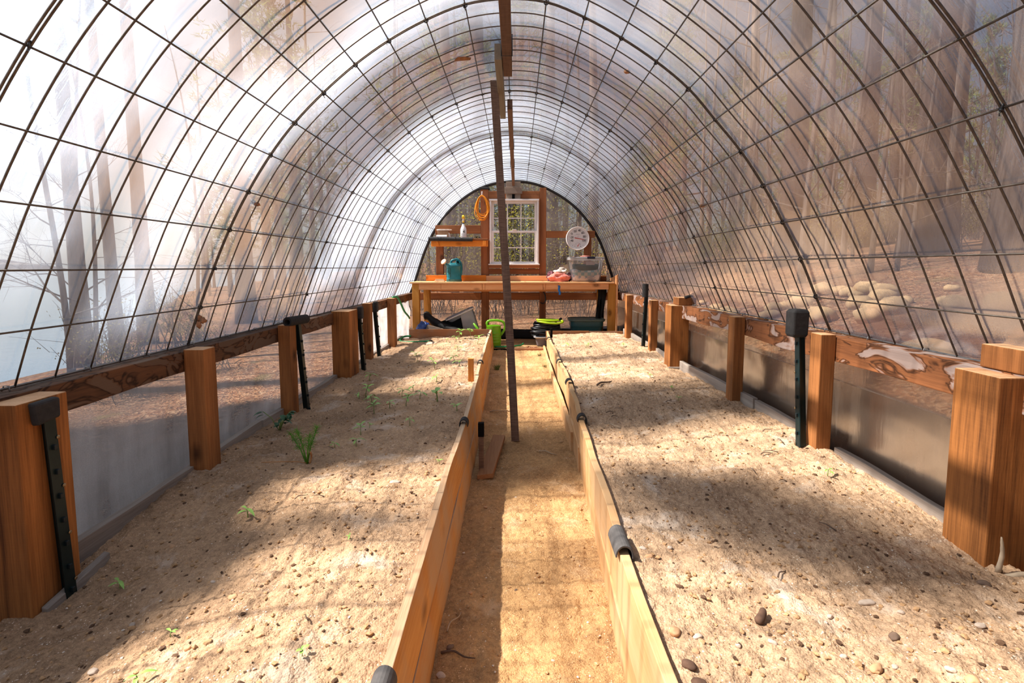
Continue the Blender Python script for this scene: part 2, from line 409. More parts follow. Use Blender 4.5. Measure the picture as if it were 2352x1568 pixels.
def clearplastic(name, fac, col):
    m, nt, out = newmat(name)
    t = nd(nt, 'BsdfTransparent', {'Color': (.95, .96, .98, 1)}); d = nd(nt, 'BsdfDiffuse', {'Color': col}); tl = nd(nt, 'BsdfTranslucent', {'Color': col})
    s = nd(nt, 'MixShader', {0: .5, 1: d.outputs[0], 2: tl.outputs[0]}); a = nd(nt, 'MixShader', {0: fac, 1: t.outputs[0], 2: s.outputs[0]})
    g = nd(nt, 'BsdfGlossy', {'Roughness': .15, 'Color': (1,1,1,1)}); fr = nd(nt, 'Fresnel', {'IOR': 1.4})
    x = nd(nt, 'MixShader', {0: fr.outputs[0], 1: a.outputs[0], 2: g.outputs[0]}); nt.links.new(x.outputs[0], out.inputs[0]); return m
M['clearbox'] = clearplastic('clear_tote_plastic', .13, (.9, .9, .94)); M['clearlid'] = clearplastic('clear_lid_plastic', .55, (.94, .93, .95))
M['bluebox'] = clearplastic('cloudy_blue_tote', .42, (.62, .68, .80))
M['roof'] = film('roof_film', .295, (.73, .82, 1.0))
M['filml'] = film('left_wall_film', .24, (.84, .80, .80), (.64, .63, .63), slantw=.46)
M['filmr'] = film('right_wall_film', .55, (.74, .62, .50), (.86, .80, .72))
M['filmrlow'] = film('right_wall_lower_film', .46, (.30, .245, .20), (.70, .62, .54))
M['filmb'] = film('back_wall_film', .36, (.66, .64, .66), (.88, .87, .86))
def floral():
    m, nt, out = newmat('floral_linen'); c = coords(nt); v = nd(nt, 'TexVoronoi', {'Vector': c, 'Scale': 19})
    col = ramp(nt, v.outputs['Distance'], [(.0, srgb(96, 132, 188)), (.28, srgb(150, 176, 212)), (.36, srgb(226, 216, 224))])
    n = nd(nt, 'TexVoronoi', {'Vector': c, 'Scale': 33}); col = mixc(nt, ramp(nt, n.outputs['Distance'], [(.13, (1,1,1)), (.2, (0,0,0))]), col, srgb(92, 118, 100))
    principled(nt, out, col, .9); return m
M['floral'] = floral()
def check():
    m, nt, out = newmat('checked_linen'); v = nd(nt, 'TexChecker', {'Vector': coords(nt), 'Scale': 22, 'Color1': srgb(126, 168, 180), 'Color2': srgb(202, 200, 200)})
    principled(nt, out, v.outputs[0], .9); return m
M['check'] = check()
# ------------------------------------------------------------------ tunnel geometry
PB = [(-1.569,.78),(-1.499,.971),(-1.421,1.16),(-1.336,1.346),(-1.237,1.525),(-1.123,1.697),(-1.002,1.846),(-.861,1.985),(-.708,2.112),(-.548,2.22),(-.374,2.311),(-.191,2.38),(0,2.405),(.187,2.39),(.366,2.322),(.538,2.231),(.705,2.124),(.86,2.001),(.988,1.86),(1.115,1.715),(1.229,1.554),(1.331,1.381),(1.426,1.206),(1.509,1.022),(1.59,.851)]
PF = [(-1.566,.765),(-1.487,.957),(-1.422,1.152),(-1.355,1.344),(-1.274,1.533),(-1.178,1.714),(-1.060,1.880),(-.921,2.031),(-.765,2.164),(-.594,2.278),(-.405,2.362),(-.209,2.409),(-.005,2.428),(.200,2.414),(.396,2.366),(.583,2.280),(.762,2.174),(.924,2.048),(1.064,1.900),(1.187,1.739),(1.290,1.561),(1.370,1.373),(1.436,1.178),(1.505,.985),(1.585,.798)]
PSB = crom([(x, 0, z) for x, z in PB], 4); PSF = crom([(x, 0, z) for x, z in PF], 4)      # 97 smooth points, near and far end
def prof(i4, y, off=0.0):
    """point i4 (0..96) of the arch at depth y, pushed out by off"""
    k = clamp((y - 2.46) / 5.14); q = lambda i: PSB[i].lerp(PSF[i], k)
    p = q(i4); a = q(max(i4-1, 0)); b = q(min(i4+1, 96))
    t = (b - a).normalized(); n = Vector((-t.z, 0, t.x))
    return Vector((p.x + n.x * off, y, p.z + n.z * off))
YS = [.012, 1.262, 2.46, 3.71, 4.955, 6.28, 7.60]
OFA = [0, .1, .2, .35, .5, .655, .805, .96, 1.1, 1.25]
OFB = [0, .125, .263, .419, .562, .725, .874, 1.037, 1.144, 1.248]
pn = ['closest to the camera, mostly behind the top corners', 'between the first and second tie seams', 'between the second and third tie seams', 'between the third and fourth tie seams', 'between the fourth and fifth tie seams', 'reaching the back gable wall']
for k in range(6):
    y0, y1 = YS[k], YS[k+1]; of = OFB if k in (2, 4) else OFA; b = MB()
    sc = (y1 - y0 - .012) / 1.25
    ys = [y0 + .006 + o * sc * (1.25 / of[-1]) for o in of]
    for y in ys: b.tube([prof(i, y) for i in range(0, 97)], .0031, 6)
    for i in range(1, 24):
        b.tube([prof(i*4, ys[0] - .012, -.006), prof(i*4, (ys[0]+ys[-1])/2, -.006), prof(i*4, ys[-1] + .012, -.006)], .0031, 6)
    o = b.build('wire_mesh_arch', M['wire'], smooth=True)
    tag(o, 'arched galvanised wire mesh panel ' + pn[k], 'wire mesh', 'arched wire mesh panels')
# base wires along both rails
for side, i, lab in ((0, 0, 'straight wire running along the top of the left rail'), (1, 96, 'straight wire stapled along the top of the stained right rail')):
    b = MB(); b.tube([prof(i, y, -.0) + Vector((0, 0, .004)) for y in (-.05, 1.2, 2.46, 3.7, 4.95, 6.28, 7.58)], .0045, 6)
    w = b.build('base_wire', M['wirepale'], smooth=True); tag(w, lab, 'wire')
    st = MB(); y = .35
    while y < 7.4:
        p = prof(i, y); s_ = -1 if side else 1
        st.tube([p + Vector((s_*.016, 0, -.012)), p + Vector((s_*.012, 0, .012)), p + Vector((-s_*.004, 0, .012)), p + Vector((-s_*.012, 0, -.004))], .0022, 5); y += .305
    st.build('staple', M['wirepale'], w, smooth=True)['kind'] = 'stuff'
# cable ties on every overlap
tb = MB()
ring = [Vector((math.cos(a)*.0095, math.sin(a)*.003 , math.sin(a)*.0095)) for a in [2*PI*k/12 for k in range(12)]]
tb.tube(ring, .0026, 5, closed=True); tb.box((.006, -.004, -.004), (.014, .004, .004)); tb.tube([(.011, 0, 0), (.018, .003, .004), (.022, .003, .009)], .0014, 4)
tie0 = None
nmt = ['first', 'second', 'third', 'fourth', 'fifth']
for k in range(1, 6):
    for i in range(1, 24):
        if k == 1 and 6 < i < 20: continue
        p = prof(i*4, YS[k], -.002)
        if tie0 is None: o = tie0 = tb.build('cable_tie', M['tie'], loc=(0,0,0), smooth=True)
        else: o = tie0.copy(); COL.objects.link(o)
        o.location = p; o.rotation_euler = (R.uniform(-.4,.4), R.uniform(0, 6), R.uniform(-.6,.6))
        tag(o, 'small black cable tie on the %s tie seam of the mesh, counted from the camera' % nmt[k-1], 'cable tie', 'cable ties on the %s mesh seam' % nmt[k-1])

# ------------------------------------------------------------------ film skin
def skin(name, mat, y0, y1, ny, i0=0, i1=96, off=.012, amp=.012):
    b = MB(); n = (i1 - i0) * 1 + 1
    def fn(i, j):
        y = lerp(y0, y1, j / (ny - 1)); ii = i0 + i
        d = off + amp * max(-.35, fbm(ii * .05 + 3, y * .9, 1.5, 3)) + amp * .35 * fbm(ii * .22, y * 4, 7, 2)
        return prof(ii, y, d)
    return b.grid(n, ny, fn).build(name, mat, smooth=True)
struct(skin('ceiling', M['roof'], -.2, 7.66, 150))
def wallfilm(name, mat, x, y0, y1, z0, z1, ny, nz, amp, sgn, fy=1.0):
    b = MB()
    def fn(i, j):
        y = lerp(y0, y1, i / (ny - 1)); z = lerp(z0(y) if callable(z0) else z0, z1(y) if callable(z1) else z1, j / (nz - 1))
        wr = amp * fbm(y * 2.2 * fy, z * 3 + 5, x, 4) + amp * .5 * fbm(y * 7 + z * 5, z * 4 - y * 2, 2, 3) * sstep(2.8, 4.2, y)
        return (x + sgn * abs(amp) * .6 + wr * (1 if y > 2.5 else .5), y, z)
    return b.grid(ny, nz, fn).build(name, mat, smooth=True)
struct(wallfilm('wall_left', M['filml'], -1.565, -.2, 7.62, -.02, .74, 260, 26, .026, -1))
struct(wallfilm('wall_right', M['filmr'], 1.585, -.2, 7.62, .18, lambda y: .80 - (y-2.46)*.0103, 180, 26, .008, 1))
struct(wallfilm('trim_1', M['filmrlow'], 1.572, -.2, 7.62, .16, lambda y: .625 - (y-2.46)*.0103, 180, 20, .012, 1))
# back gable sheet
b = MB(); NP = 49
pts = [prof(i*2, 7.63, .0) for i in range(NP)]
for j in range(15):
    t = j / 14
    for p in pts: b.v.append(Vector((p.x, 7.63 + .006 * fbm(p.x * 2, t * 4, 3, 3), lerp(.06, p.z, t))))
for j in range(14):
    for i in range(NP-1):
        a = j*NP + i; b.f.append((a, a+1, a+NP+1, a+NP))
# leave the window opening clear of the sheet
keep = []
for f in b.f:
    c = sum((b.v[i] for i in f), Vector()) / 4
    if -.335 < c.x < .365 and 1.2 < c.z < 2.13: continue
    keep.append(f)
b.f = keep
struct(b.build('wall_back', M['filmb'], smooth=True))

# ------------------------------------------------------------------ rails, studs, posts
def railz(y, side): return .775 if side < 0 else .846 - (y - 2.46) * .0103
def rail(side, x0, x1, y0, y1, mat, label, h=.098):
    b = MB(); secs = []
    for k in range(25):
        y = lerp(y0, y1, k / 24); z1 = railz(y, side); z0 = z1 - h + (.010 * fbm(y * 1.3, side, 2, 3) if side > 0 else .005 * fbm(y * 2, 1, 2, 2))
        secs.append([(x0, y, z0), (x1, y, z0), (x1, y, z1), (x0, y, z1)])
    o = b.sweep(secs).build('top_rail', mat, bevel=.003); return tag(o, label, 'rail', kind='thing')
rail(-1, -1.60, -1.497, -.2, 2.33, M['raill'], 'dark knotty rail on the left wall between the big near post and first stud')
rail(-1, -1.60, -1.497, 2.333, 7.55, M['raill'], 'dark stained rail along the left wall from the first stud to the back')
rail(1, 1.497, 1.60, -.2, 4.46, M['railr'], 'live-edge rail with swirling orange stains on the right wall, near half', .11)
rail(1, 1.497, 1.60, 4.465, 7.55, M['railr'], 'stained rail on the right wall from the far big post to the back', .105)
def post(name, lo, hi, mat, label, cat='post', bev=.004, group=None):
    b = MB(); b.box(lo, hi); o = b.build(name, mat, bevel=bev)
    if name in ('timber_post', 'wall_stud', 'timber_block'):
        o.data.materials.append(M['endpale'])
        for p in o.data.polygons:
            if p.normal.z > .9: p.material_index = 1
    return tag(o, label, cat, group)
post('timber_post', (-1.575, 1.44, -.10), (-1.41, 1.61, .766), M['post'], 'thick orange timber post at the left edge with a black foam pad on it')
post('wall_stud', (-1.494, 2.31, .10), (-1.40, 2.405, .785), M['stud'], 'streaky brown stud on the left wall, nearest of the left studs', 'stud')
post('wall_stud', (-1.494, 3.235, .08), (-1.415, 3.33, .79), M['stud'], 'brown stud on the left wall beside the steel post with the foam roll', 'stud')
post('timber_post', (-1.515, 4.235, .05), (-1.365, 4.47, .79), M['post'], 'thick brown timber post midway along the left wall')
post('wall_stud', (-1.494, 5.02, .10), (-1.415, 5.11, .80), M['stud'], 'narrow stud on the left wall just beyond the thick mid post', 'stud')
post('wall_stud', (-1.494, 5.98, .10), (-1.405, 6.09, .79), M['stud'], 'last stud on the left wall, where the green hose hangs', 'stud')
post('timber_post', (1.425, 1.415, .10), (1.60, 1.565, .853), M['post'], 'thick sunlit orange timber post at the right edge')
post('wall_stud', (1.425, 2.262, .15), (1.494, 2.345, .862), M['stud'], 'stud on the right wall beside the nearest capped steel post', 'stud')
post('wall_stud', (1.425, 3.17, .15), (1.494, 3.265, .85), M['stud'], 'bright orange stud on the right wall midway between thick posts', 'stud')
post('timber_post', (1.40, 4.40, .12), (1.56, 4.57, .826), M['post'], 'thick timber post with a short block on top, far along the right wall')
post('wall_stud', (1.42, 5.14, .15), (1.494, 5.23, .822), M['stud'], 'stud on the right wall next to the far capped steel post', 'stud')
post('wall_stud', (1.42, 6.28, .15), (1.494, 6.38, .812), M['stud'], 'last stud on the right wall, beside the bench leg', 'stud')
post('timber_block', (1.50, 1.42, .858), (1.70, 1.562, .93), M['stud'], 'short orange lumber block lying on top of the nearest right post', 'block')
post('timber_block', (1.465, 4.405, .829), (1.62, 4.56, .895), M['stud'], 'short dark lumber block on top of the far right post', 'block')
b = MB(); b.hexa([(1.60, 1.44, .931), (1.75, 1.43, .931), (1.75, 1.60, .931), (1.60, 1.62, .931), (1.60, 1.44, .938), (1.75, 1.43, .945), (1.75, 1.6, .945), (1.60, 1.62, .938)])
tag(b.build('slate_scrap', M['metalbits']), 'dark flat scrap lying on the block at the right edge', 'scrap')
b = MB(); b.tube([(1.52, 4.40, .897), (1.56, 4.42, .905), (1.60, 4.46, .902), (1.625, 4.50, .87), (1.64, 4.50, .80)], .014, 8)
tag(b.build('rubber_strip', M['foam'], smooth=True), 'black rubber strip draped over the far right block', 'strip')

# weathered sill boards at soil level
def sill(x0, x1, y0, y1, z0a, z0b, h, label, tilt=0):
    b = MB(); secs = []
    for k in range(17):
        t = k / 16; y = lerp(y0, y1, t); z = lerp(z0a, z0b, t) + .006 * fbm(y * 3, x0, 4, 2)
        secs.append([(x0, y, z - .12), (x1, y, z - .12), (x1, y, z + h), (x0, y, z + h)])
    tag(b.sweep(secs).build('sill_board', M['sill'], bevel=.002), label, 'board')
sill(-1.51, -1.475, 1.6, 2.95, .175, .215, .035, 'grey weathered sill board below the two nearest left bays')
sill(-1.51, -1.475, 2.97, 4.23, .215, .22, .03, 'grey weathered sill board between the foam-roll post and thick left post')
sill(-1.51, -1.475, 4.5, 6.7, .22, .22, .025, 'grey weathered sill board at the far end of the left wall')
sill(1.497, 1.525, 1.58, 2.24, .318, .33, .02, 'grey sill board at soil level in the nearest right bay')
sill(1.49, 1.52, 2.36, 3.0, .325, .325, .04, 'grey sill board below the right bay past the capped steel post')
sill(1.48, 1.51, 3.0, 4.38, .325, .295, .05, 'long pale sill board ending at the far right post')
sill(1.48, 1.51, 4.62, 6.75, .285, .29, .045, 'pale sill board at the far end of the right bed')
b = MB(); b.box((1.385, 4.375, .20), (1.57, 4.4, .285)); tag(b.build('foot_board', M['sill'], bevel=.002), 'small board across the foot of the far right post', 'board')
b = MB(); b.hexa([(-1.405, 1.46, .05), (-1.383, 1.46, .05), (-1.383, 1.70, .10), (-1.405, 1.70, .10), (-1.405, 1.46, .13), (-1.385, 1.46, .125), (-1.385, 1.70, .165), (-1.405, 1.70, .17)])
tag(b.build('foot_board', M['sill'], bevel=.002), 'splintered board at the foot of the big left post', 'board')

# ------------------------------------------------------------------ steel T-posts
def tpost(base, top, label, nubs, cap, face=1):
    """T section from base to top; cap: 'pad' | 'roll' | 'sleeve' | 'strip'"""
    t = thing('steel_post', base, label, 'post'); B = Vector(base); T = Vector(top)
    def P(q, dx, dy): return B.lerp(T, q) + Vector((dx, dy, 0))
    b = MB(); w = .019
    for (xa, xb, ya, yb) in ((-.003, .003, -w, w), (-.036 * face if face > 0 else .003, -.003 if face > 0 else .036, -.003, .003)):
        b.hexa([P(0, xa, ya), P(0, xb, ya), P(0, xb, yb), P(0, xa, yb), P(1, xa, ya), P(1, xb, ya), P(1, xb, yb), P(1, xa, yb)])
    b.build('shaft', M['tpost'], t, bevel=.0015)
    for k in range(nubs):
        q = .08 + .8 * (k + .5) / nubs; p = P(q, .006 * face, 0)
        n = MB(); n.box(p + Vector((-.006, -.005, -.008)), p + Vector((.006, .005, .008))); n.build('nub', M['stud_nub'], t, bevel=.002)
        if k % 2 == 0 and nubs > 5:
            p = P(q + .04, .004 * face, .017); s = MB(); s.lathe([(.0, 0), (.0055, 0), (.006, .002), (.003, .004), (0, .004)], p, 8, ax=Euler((0, PI/2 * face, 0))); s.build('screw', M['screw'], t)
    c = MB(); z = T.z; x, y = T.x, T.y
    if cap == 'pad':
        c.hexa([(x-.016, y-.042, z-.044), (x+.010, y-.042, z-.042), (x+.010, y+.034, z-.034), (x-.016, y+.034, z-.034), (x-.016, y-.050, z+.030), (x+.010, y-.050, z+.027), (x+.012, y+.034, z+.030), (x-.016, y+.034, z+.032)])
        c.build('foam_pad', M['foam'], t, bevel=.008)
    elif cap == 'roll':
        def arc(k, rr): return (math.cos(2*PI*k/20) * rr, math.sin(2*PI*k/20) * rr)
        for rr in (.031,):
            secs = []
            for xx, yy in ((x-.03, y-.11), (x+.01, y+.085)):
                secs.append([(xx + arc(k, rr)[0]*.9, yy, z + .012 + arc(k, rr)[1]) for k in range(20)] )
            inner = [[(xx + arc(k, .018)[0], yy, z + .010 + arc(k, .018)[1]) for k in range(20)] for xx, yy in ((x-.03, y-.11), (x+.01, y+.085))]
            c.sweep([secs[0], secs[1], inner[1], inner[0]], closed=True)
        c.build('foam_roll', M['foam'], t, smooth=True, sharp=40)
    elif cap == 'sleeve':
        q = lambda w, zz, ox=0: [(x-w+ox, y-w*1.1, zz), (x+w+ox, y-w*1.1, zz), (x+w+ox, y+w*1.1, zz), (x-w+ox, y+w*1.1, zz)]
        c.sweep([q(.03, z-.10), q(.036, z-.085), q(.037, z+.02, .002), q(.030, z+.035, .004)]); c.build('foam_sleeve', M['foam'], t, bevel=.007)
    elif cap == 'tube':
        c.lathe([(0, z-.09), (.033, z-.09), (.033, z+.05), (.028, z+.052), (.027, z+.03), (0, z+.03)], (x, y, 0), 16); c.build('foam_sleeve', M['foam'], t, smooth=True, sharp=40)
    elif cap == 'strip':
        c.box((x-.02, y-.035, z-.09), (x+.022, y+.035, z+.02)); c.build('foam_pad', M['foam'], t, bevel=.01)
    return t
tpost((-1.385, 1.545, .04), (-1.387, 1.515, .735), 'near-black steel post against the big left timber post, foam pad on top', 7, 'pad')
tpost((-1.365, 3.38, .10), (-1.40, 3.345, .80), 'steel post on the left wall topped by a black foam roll', 6, 'roll')
tpost((-1.335, 4.58, .08), (-1.35, 4.50, .79), 'steel post beside the thick mid post on the left wall', 6, 'strip')
tpost((-1.37, 5.24, .12), (-1.40, 5.17, .79), 'farthest steel post on the left wall', 5, 'strip')
tpost((1.375, 2.30, .20), (1.40, 2.42, .93), 'dark green steel post with a square black cap, nearest on the right wall', 7, 'sleeve', -1)
tpost((1.385, 5.36, .20), (1.425, 5.40, .93), 'dark steel post with a black tube cap, far along the right wall', 5, 'tube', -1)

# ------------------------------------------------------------------ ridge lumber and prop
def beam(lo0, hi0, lo1, hi1, name, mat, label, cat='board', bev=.002):
    """lo/hi (x0,z0,x1,z1) sections at two depths"""
    (y0, xa, za, xb, zb), (y1, xc, zc, xd, zd) = lo0, lo1
    b = MB(); secs = []
    for k in range(9):
        t = k / 8; y = lerp(y0, y1, t); x0 = lerp(xa, xc, t); x1 = lerp(xb, xd, t); z0 = lerp(za, zc, t); z1 = lerp(zb, zd, t)
        secs.append([(x0, y, z0), (x1, y, z0), (x1, y, z1), (x0, y, z1)])
    return tag(b.sweep(secs).build(name, mat, bevel=bev), label, cat)
beam((-.3, -.030, 2.300, .022, 2.392), None, (3.17, -.030, 2.312, .022, 2.393), None, 'ridge_board', M['ridge'], 'brown ridge board overhead running out of the top of the picture')
o = beam((2.9, -.074, 2.305, -.033, 2.392), None, (4.05, -.078, 2.312, -.036, 2.392), None, 'splice_board', M['ridgegrey'], 'grey-green board with orange end grain lapped beside the overhead ridge board')
o.data.materials.append(M['endgrain'])
for p in o.data.polygons:
    if p.normal.y < -.8: p.material_index = 1
beam((3.83, -.020, 2.318, .018, 2.392), None, (7.47, -.018, 2.330, .020, 2.405), None, 'ridge_board', M['ridge'], 'long thin ridge board reaching back to the gable wall')
b = MB()
b.sweep([[(x + dx, y + dy, z) for dx, dy in ((-.0265*k, -.022), (.0265*k, -.022), (.0265*k, .022), (-.0265*k, .022))] for x, y, z, k in ((.040, 3.40, -.03, 1.0), (.010, 3.42, .55, 1.0), (-.022, 3.44, 1.1, 1.0), (-.060, 3.46, 1.7, .98), (-.101, 3.475, 2.393, .96))])
tag(b.build('prop_post', M['prop'], bevel=.002), 'leaning rough-sawn grey prop standing in the middle of the path', 'post')
b = MB(); b.tube([(-.033, 2.83, 2.298), (.025, 2.83, 2.298), (.025, 2.83, 2.41), (-.033, 2.83, 2.41)], .003, 5, closed=True)
tag(b.build('cable_tie', M['tie'], smooth=True), 'black tie looped around the overhead ridge board', 'cable tie')
for y, lab in ((5.1, 'black tie around the thin ridge board, nearer one'), (6.05, 'black tie around the thin ridge board, farther one')):
    b = MB(); zz = lerp(2.318, 2.330, (y - 3.83) / 3.64)
    b.tube([(-.024, y, zz - .004), (.022, y, zz - .004), (.022, y, 2.42), (-.024, y, 2.42)], .003, 5, closed=True); tag(b.build('cable_tie', M['tie'], smooth=True), lab, 'cable tie')
b = MB(); b.tube([prof(48, 3.1, -.006) + Vector((.0, 0, 0)), prof(48, 3.95, -.006)], .0035, 6); b = None

LX = [(.7, -.222), (1.02, -.226), (1.6, -.237), (2.3, -.246), (2.85, -.240), (4.1, -.262), (5.5, -.278), (6.75, -.284)]
LXB = [(.7, -.193), (1.3, -.195), (2.86, -.198), (4.1, -.212), (5.5, -.226), (6.75, -.240)]
RX = [(.7, .366), (1.0, .372), (1.5, .366), (2.1, .392), (2.82, .412), (3.3, .430), (3.7, .436), (4.5, .426), (5.2, .424), (5.9, .416), (6.75, .430)]
RXB = [(.7, .352), (1.3, .361), (2.0, .388), (3.03, .430), (4.0, .436), (5.9, .432), (6.75, .440)]
# ------------------------------------------------------------------ soil surfaces
TL = [(.85, .10), (1.5, .115), (2.3, .205), (3.3, .195), (4.3, .215), (5.2, .225), (6.75, .20)]
TR = [(.85, .285), (1.4, .298), (2.3, .325), (3.3, .315), (4.35, .275), (5.3, .305), (6.75, .275)]
def soil_left(x, y):
    a = table(TL, y); b_ = .232 + .012 * sstep(3, 6, y); t = sstep(-1.5, -.45, x)
    n = .020 * fbm(x * 1.6, y * 1.1, 2, 3) + .015 * fbm(x * 6, y * 5, 8, 4) + .010 * sstep(3.5, 5.5, y) * fbm(x * 3, y * 4, 12, 2)
    return lerp(a, b_, t) + n * (.4 + .6 * sstep(-.27, -.5, x))
def soil_right(x, y):
    a = table(TR, y); b_ = .255; t = sstep(.5, 1.5, x)
    n = .018 * fbm(x * 1.6 + 9, y * 1.2, 2, 3) + .014 * fbm(x * 6, y * 5, 18, 4) + .020 * sstep(2.8, 4.5, y) * fbm(x * 2.2, y * 4.2, 32, 2)
    return lerp(b_, a, t) + n * (.35 + .65 * sstep(.43, .62, x))
def path_z(x, y):
    return -.034 + .088 * sstep(3.0, 6.7, y) + .012 * fbm(x * 3, y * 1.4, 5, 3) + .006 * fbm(x * 9, y * 7, 6, 3) + .03 * sstep(.10, .27, abs(x - .10)) * .3
def fine(x, y, s):
    a = fbm(x * 22, y * 22, s, 4); v = noise.noise(Vector((x * 55, y * 55, s + 3)))
    return .0075 * a + .006 * max(0, v) ** 1.5 + .003 * noise.noise(Vector((x * 130, y * 130, s)))
def soilmesh(name, mat, x0, x1, y0, y1, nx, k, hf, seed, parent=None):
    ys = [y0]
    while ys[-1] < y1: ys.append(min(y1, ys[-1] * (1 + k)))
    b = MB()
    def fn(i, j):
        y = ys[j]; x = lerp(x0(y) if callable(x0) else x0, x1(y) if callable(x1) else x1, i / (nx - 1))
        return (x, y, hf(x, y) + fine(x, y, seed))
    return b.grid(nx, len(ys), fn).build(name, mat, parent, loc=(lerp(x0 if not callable(x0) else x0(y0), x1 if not callable(x1) else x1(y0), .5), (y0+y1)/2, 0), smooth=True)
def scatter(b, n, x0, x1, y0, y1, hf, smin, smax, sub=1, rough=.75):
    for k in range(n):
        y = y0 * (y1 / y0) ** (R.random() ** 1.0); x = R.uniform(x0, x1)
        s = smin + (smax - smin) * R.random() ** 4.0
        b.lump((x, y, hf(x, y) + s * .25), s, R.randint(0, 999), sub, (R.uniform(.7, 1.3), R.uniform(.7, 1.3), R.uniform(.5, .8)), rough)
    return b
for nm, lab, x0, x1, hf, sd in (('left', 'dry sandy soil filling the left raised bed', -1.50, -.262, soil_left, 1), ('right', 'dry sandy soil filling the sunlit right raised bed', .425, 1.50, soil_right, 2)):
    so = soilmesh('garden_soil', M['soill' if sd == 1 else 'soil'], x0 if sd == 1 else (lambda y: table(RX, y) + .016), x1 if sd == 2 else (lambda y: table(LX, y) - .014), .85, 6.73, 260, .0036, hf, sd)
    tag(so, lab, 'soil', kind='stuff')
    for pn_, mt, n, a, c in (('clods', 'clod', 4200, .0014, .0085), ('grit', 'grit', 800, .001, .0042), ('humus', 'chip', 1500, .001, .008)):
        cb = scatter(MB(), n, x0 + .04, x1 - .04, .9, 6.6, hf, a, c, 1)
        o = cb.build(pn_, M[mt], so); o['kind'] = 'stuff'
fl = soilmesh('floor', M['path'], -.42, .62, .75, 6.66, 130, .006, path_z, 5); struct(fl)
b = MB(); b.grid(30, 12, lambda i, j: (lerp(-1.6, 1.6, i/29), lerp(6.655, 7.64, j/11), .075 + .008 * fbm(i * .4, j * .5, 3, 3)))
o = b.build('floor_back', M['path'], smooth=True); struct(o); o.name = 'floor_2'
cb = scatter(MB(), 900, -.2, .40, .95, 6.5, path_z, .0015, .008, 1); o = cb.build('clods', M['clod'], fl); o['kind'] = 'stuff'
cb = scatter(MB(), 260, -.2, .40, .95, 6.5, path_z, .0015, .005, 1); o = cb.build('grit', M['grit'], fl); o['kind'] = 'stuff'

# ------------------------------------------------------------------ raised bed frames
def board(root, tabt, tabb, sgn, th, y0, y1, q0, q1, ztop, mat, off=0.0, wob=0.0):
    """q0..q1 share of the height (0 ground, 1 top)"""
    b = MB(); secs = []; n = 40
    for k in range(n + 1):
        y = lerp(y0, y1, k / n); xt = table(tabt, y); xb = table(tabb, y); zt = ztop(y)
        w = wob * fbm(y * 1.7, q0 * 5, 9, 2)
        xa = lerp(xb, xt, q0) - sgn * off + w; xc = lerp(xb, xt, q1) - sgn * off + w; za = lerp(-.09, zt, q0); zc = lerp(-.09, zt, q1) + (.004 * fbm(y * 4, 2, 3, 2) if q1 == 1 else 0)
        secs.append([(xa, y, za), (xa + sgn * th, y, za), (xc + sgn * th, y, zc), (xc, y, zc)])
    o = b.sweep(secs).build('board', mat, root, bevel=.0025); o.data.materials.append(M['bedtop'])
    for p in o.data.polygons:
        if p.normal.z > .8: p.material_index = 1
    return o
t = thing('raised_bed_frame', (-.9, 3.8, 0), 'golden timber frame of the left raised bed beside the path', 'bed frame')
zl = lambda y: .272 + .048 * sstep(2.5, 6.5, y)
board(t, LX, LXB, -1, .027, .7, 4.08, .56, 1, zl, M['bedl'], 0, .006)
board(t, LX, LXB, -1, .027, 4.085, 6.75, .56, 1, zl, M['bedl'], -.004, .004)
board(t, LX, LXB, -1, .027, .7, 3.3, 0, .555, zl, M['bedl'], .002, .004)
board(t, LX, LXB, -1, .027, 3.305, 6.75, 0, .555, zl, M['bedl'], -.002, .004)
b = MB(); b.box((-1.40, 6.74, .18), (-.285, 6.768, .325)); b.build('end_board', M['bedend'], t, bevel=.002)
b = MB(); b.box((-1.36, 6.742, .04), (-.285, 6.768, .176)); b.build('end_board', M['bedend'], t, bevel=.002)
t = thing('raised_bed_frame', (.95, 3.8, 0), 'pale pine frame of the right raised bed with lapped boards', 'bed frame')
zr = lambda y: .283 + .02 * sstep(3, 6.5, y)
board(t, RX, RXB, 1, .030, .7, 3.62, .5, 1, zr, M['bedr'], 0, .010)
board(t, RX, RXB, 1, .026, 3.56, 6.75, .45, 1, zr, M['bedr'], -.014, .012)
board(t, RX, RXB, 1, .028, .7, 2.95, 0, .5, zr, M['bedr'], 0, .006)
board(t, RX, RXB, 1, .024, 2.86, 3.5, 0, .56, zr, M['bedr'], .012, .004)
board(t, RX, RXB, 1, .026, 3.2, 6.75, 0, .5, zr, M['bedr'], .03, .006)
b = MB(); b.box((.44, 6.735, .17), (1.02, 6.762, .303)); b.build('end_board', M['bedend'], t, bevel=.002)
b = MB(); b.box((1.025, 6.735, .17), (1.475, 6.762, .297)); b.build('end_board', M['bedend'], t, bevel=.002)
post('stake', (-.170, 2.835, -.03), (-.142, 2.86, .255), M['prop'], 'stake with a black tip on the path side of the left bed', 'stake', .002)
b = MB(); b.box((-.173, 2.832, .19), (-.139, 2.863, .272)); b.build('tip', M['black'], bpy.data.objects['stake'], bevel=.003)
post('stake', (-.345, 4.03, .15), (-.300, 4.06, .425), M['stake'], 'orange wooden stake standing inside the left bed', 'stake', .002)
post('peg', (.485, 6.50, .2), (.515, 6.53, .365), M['black'], 'black peg at the far corner of the right bed', 'peg', .003)
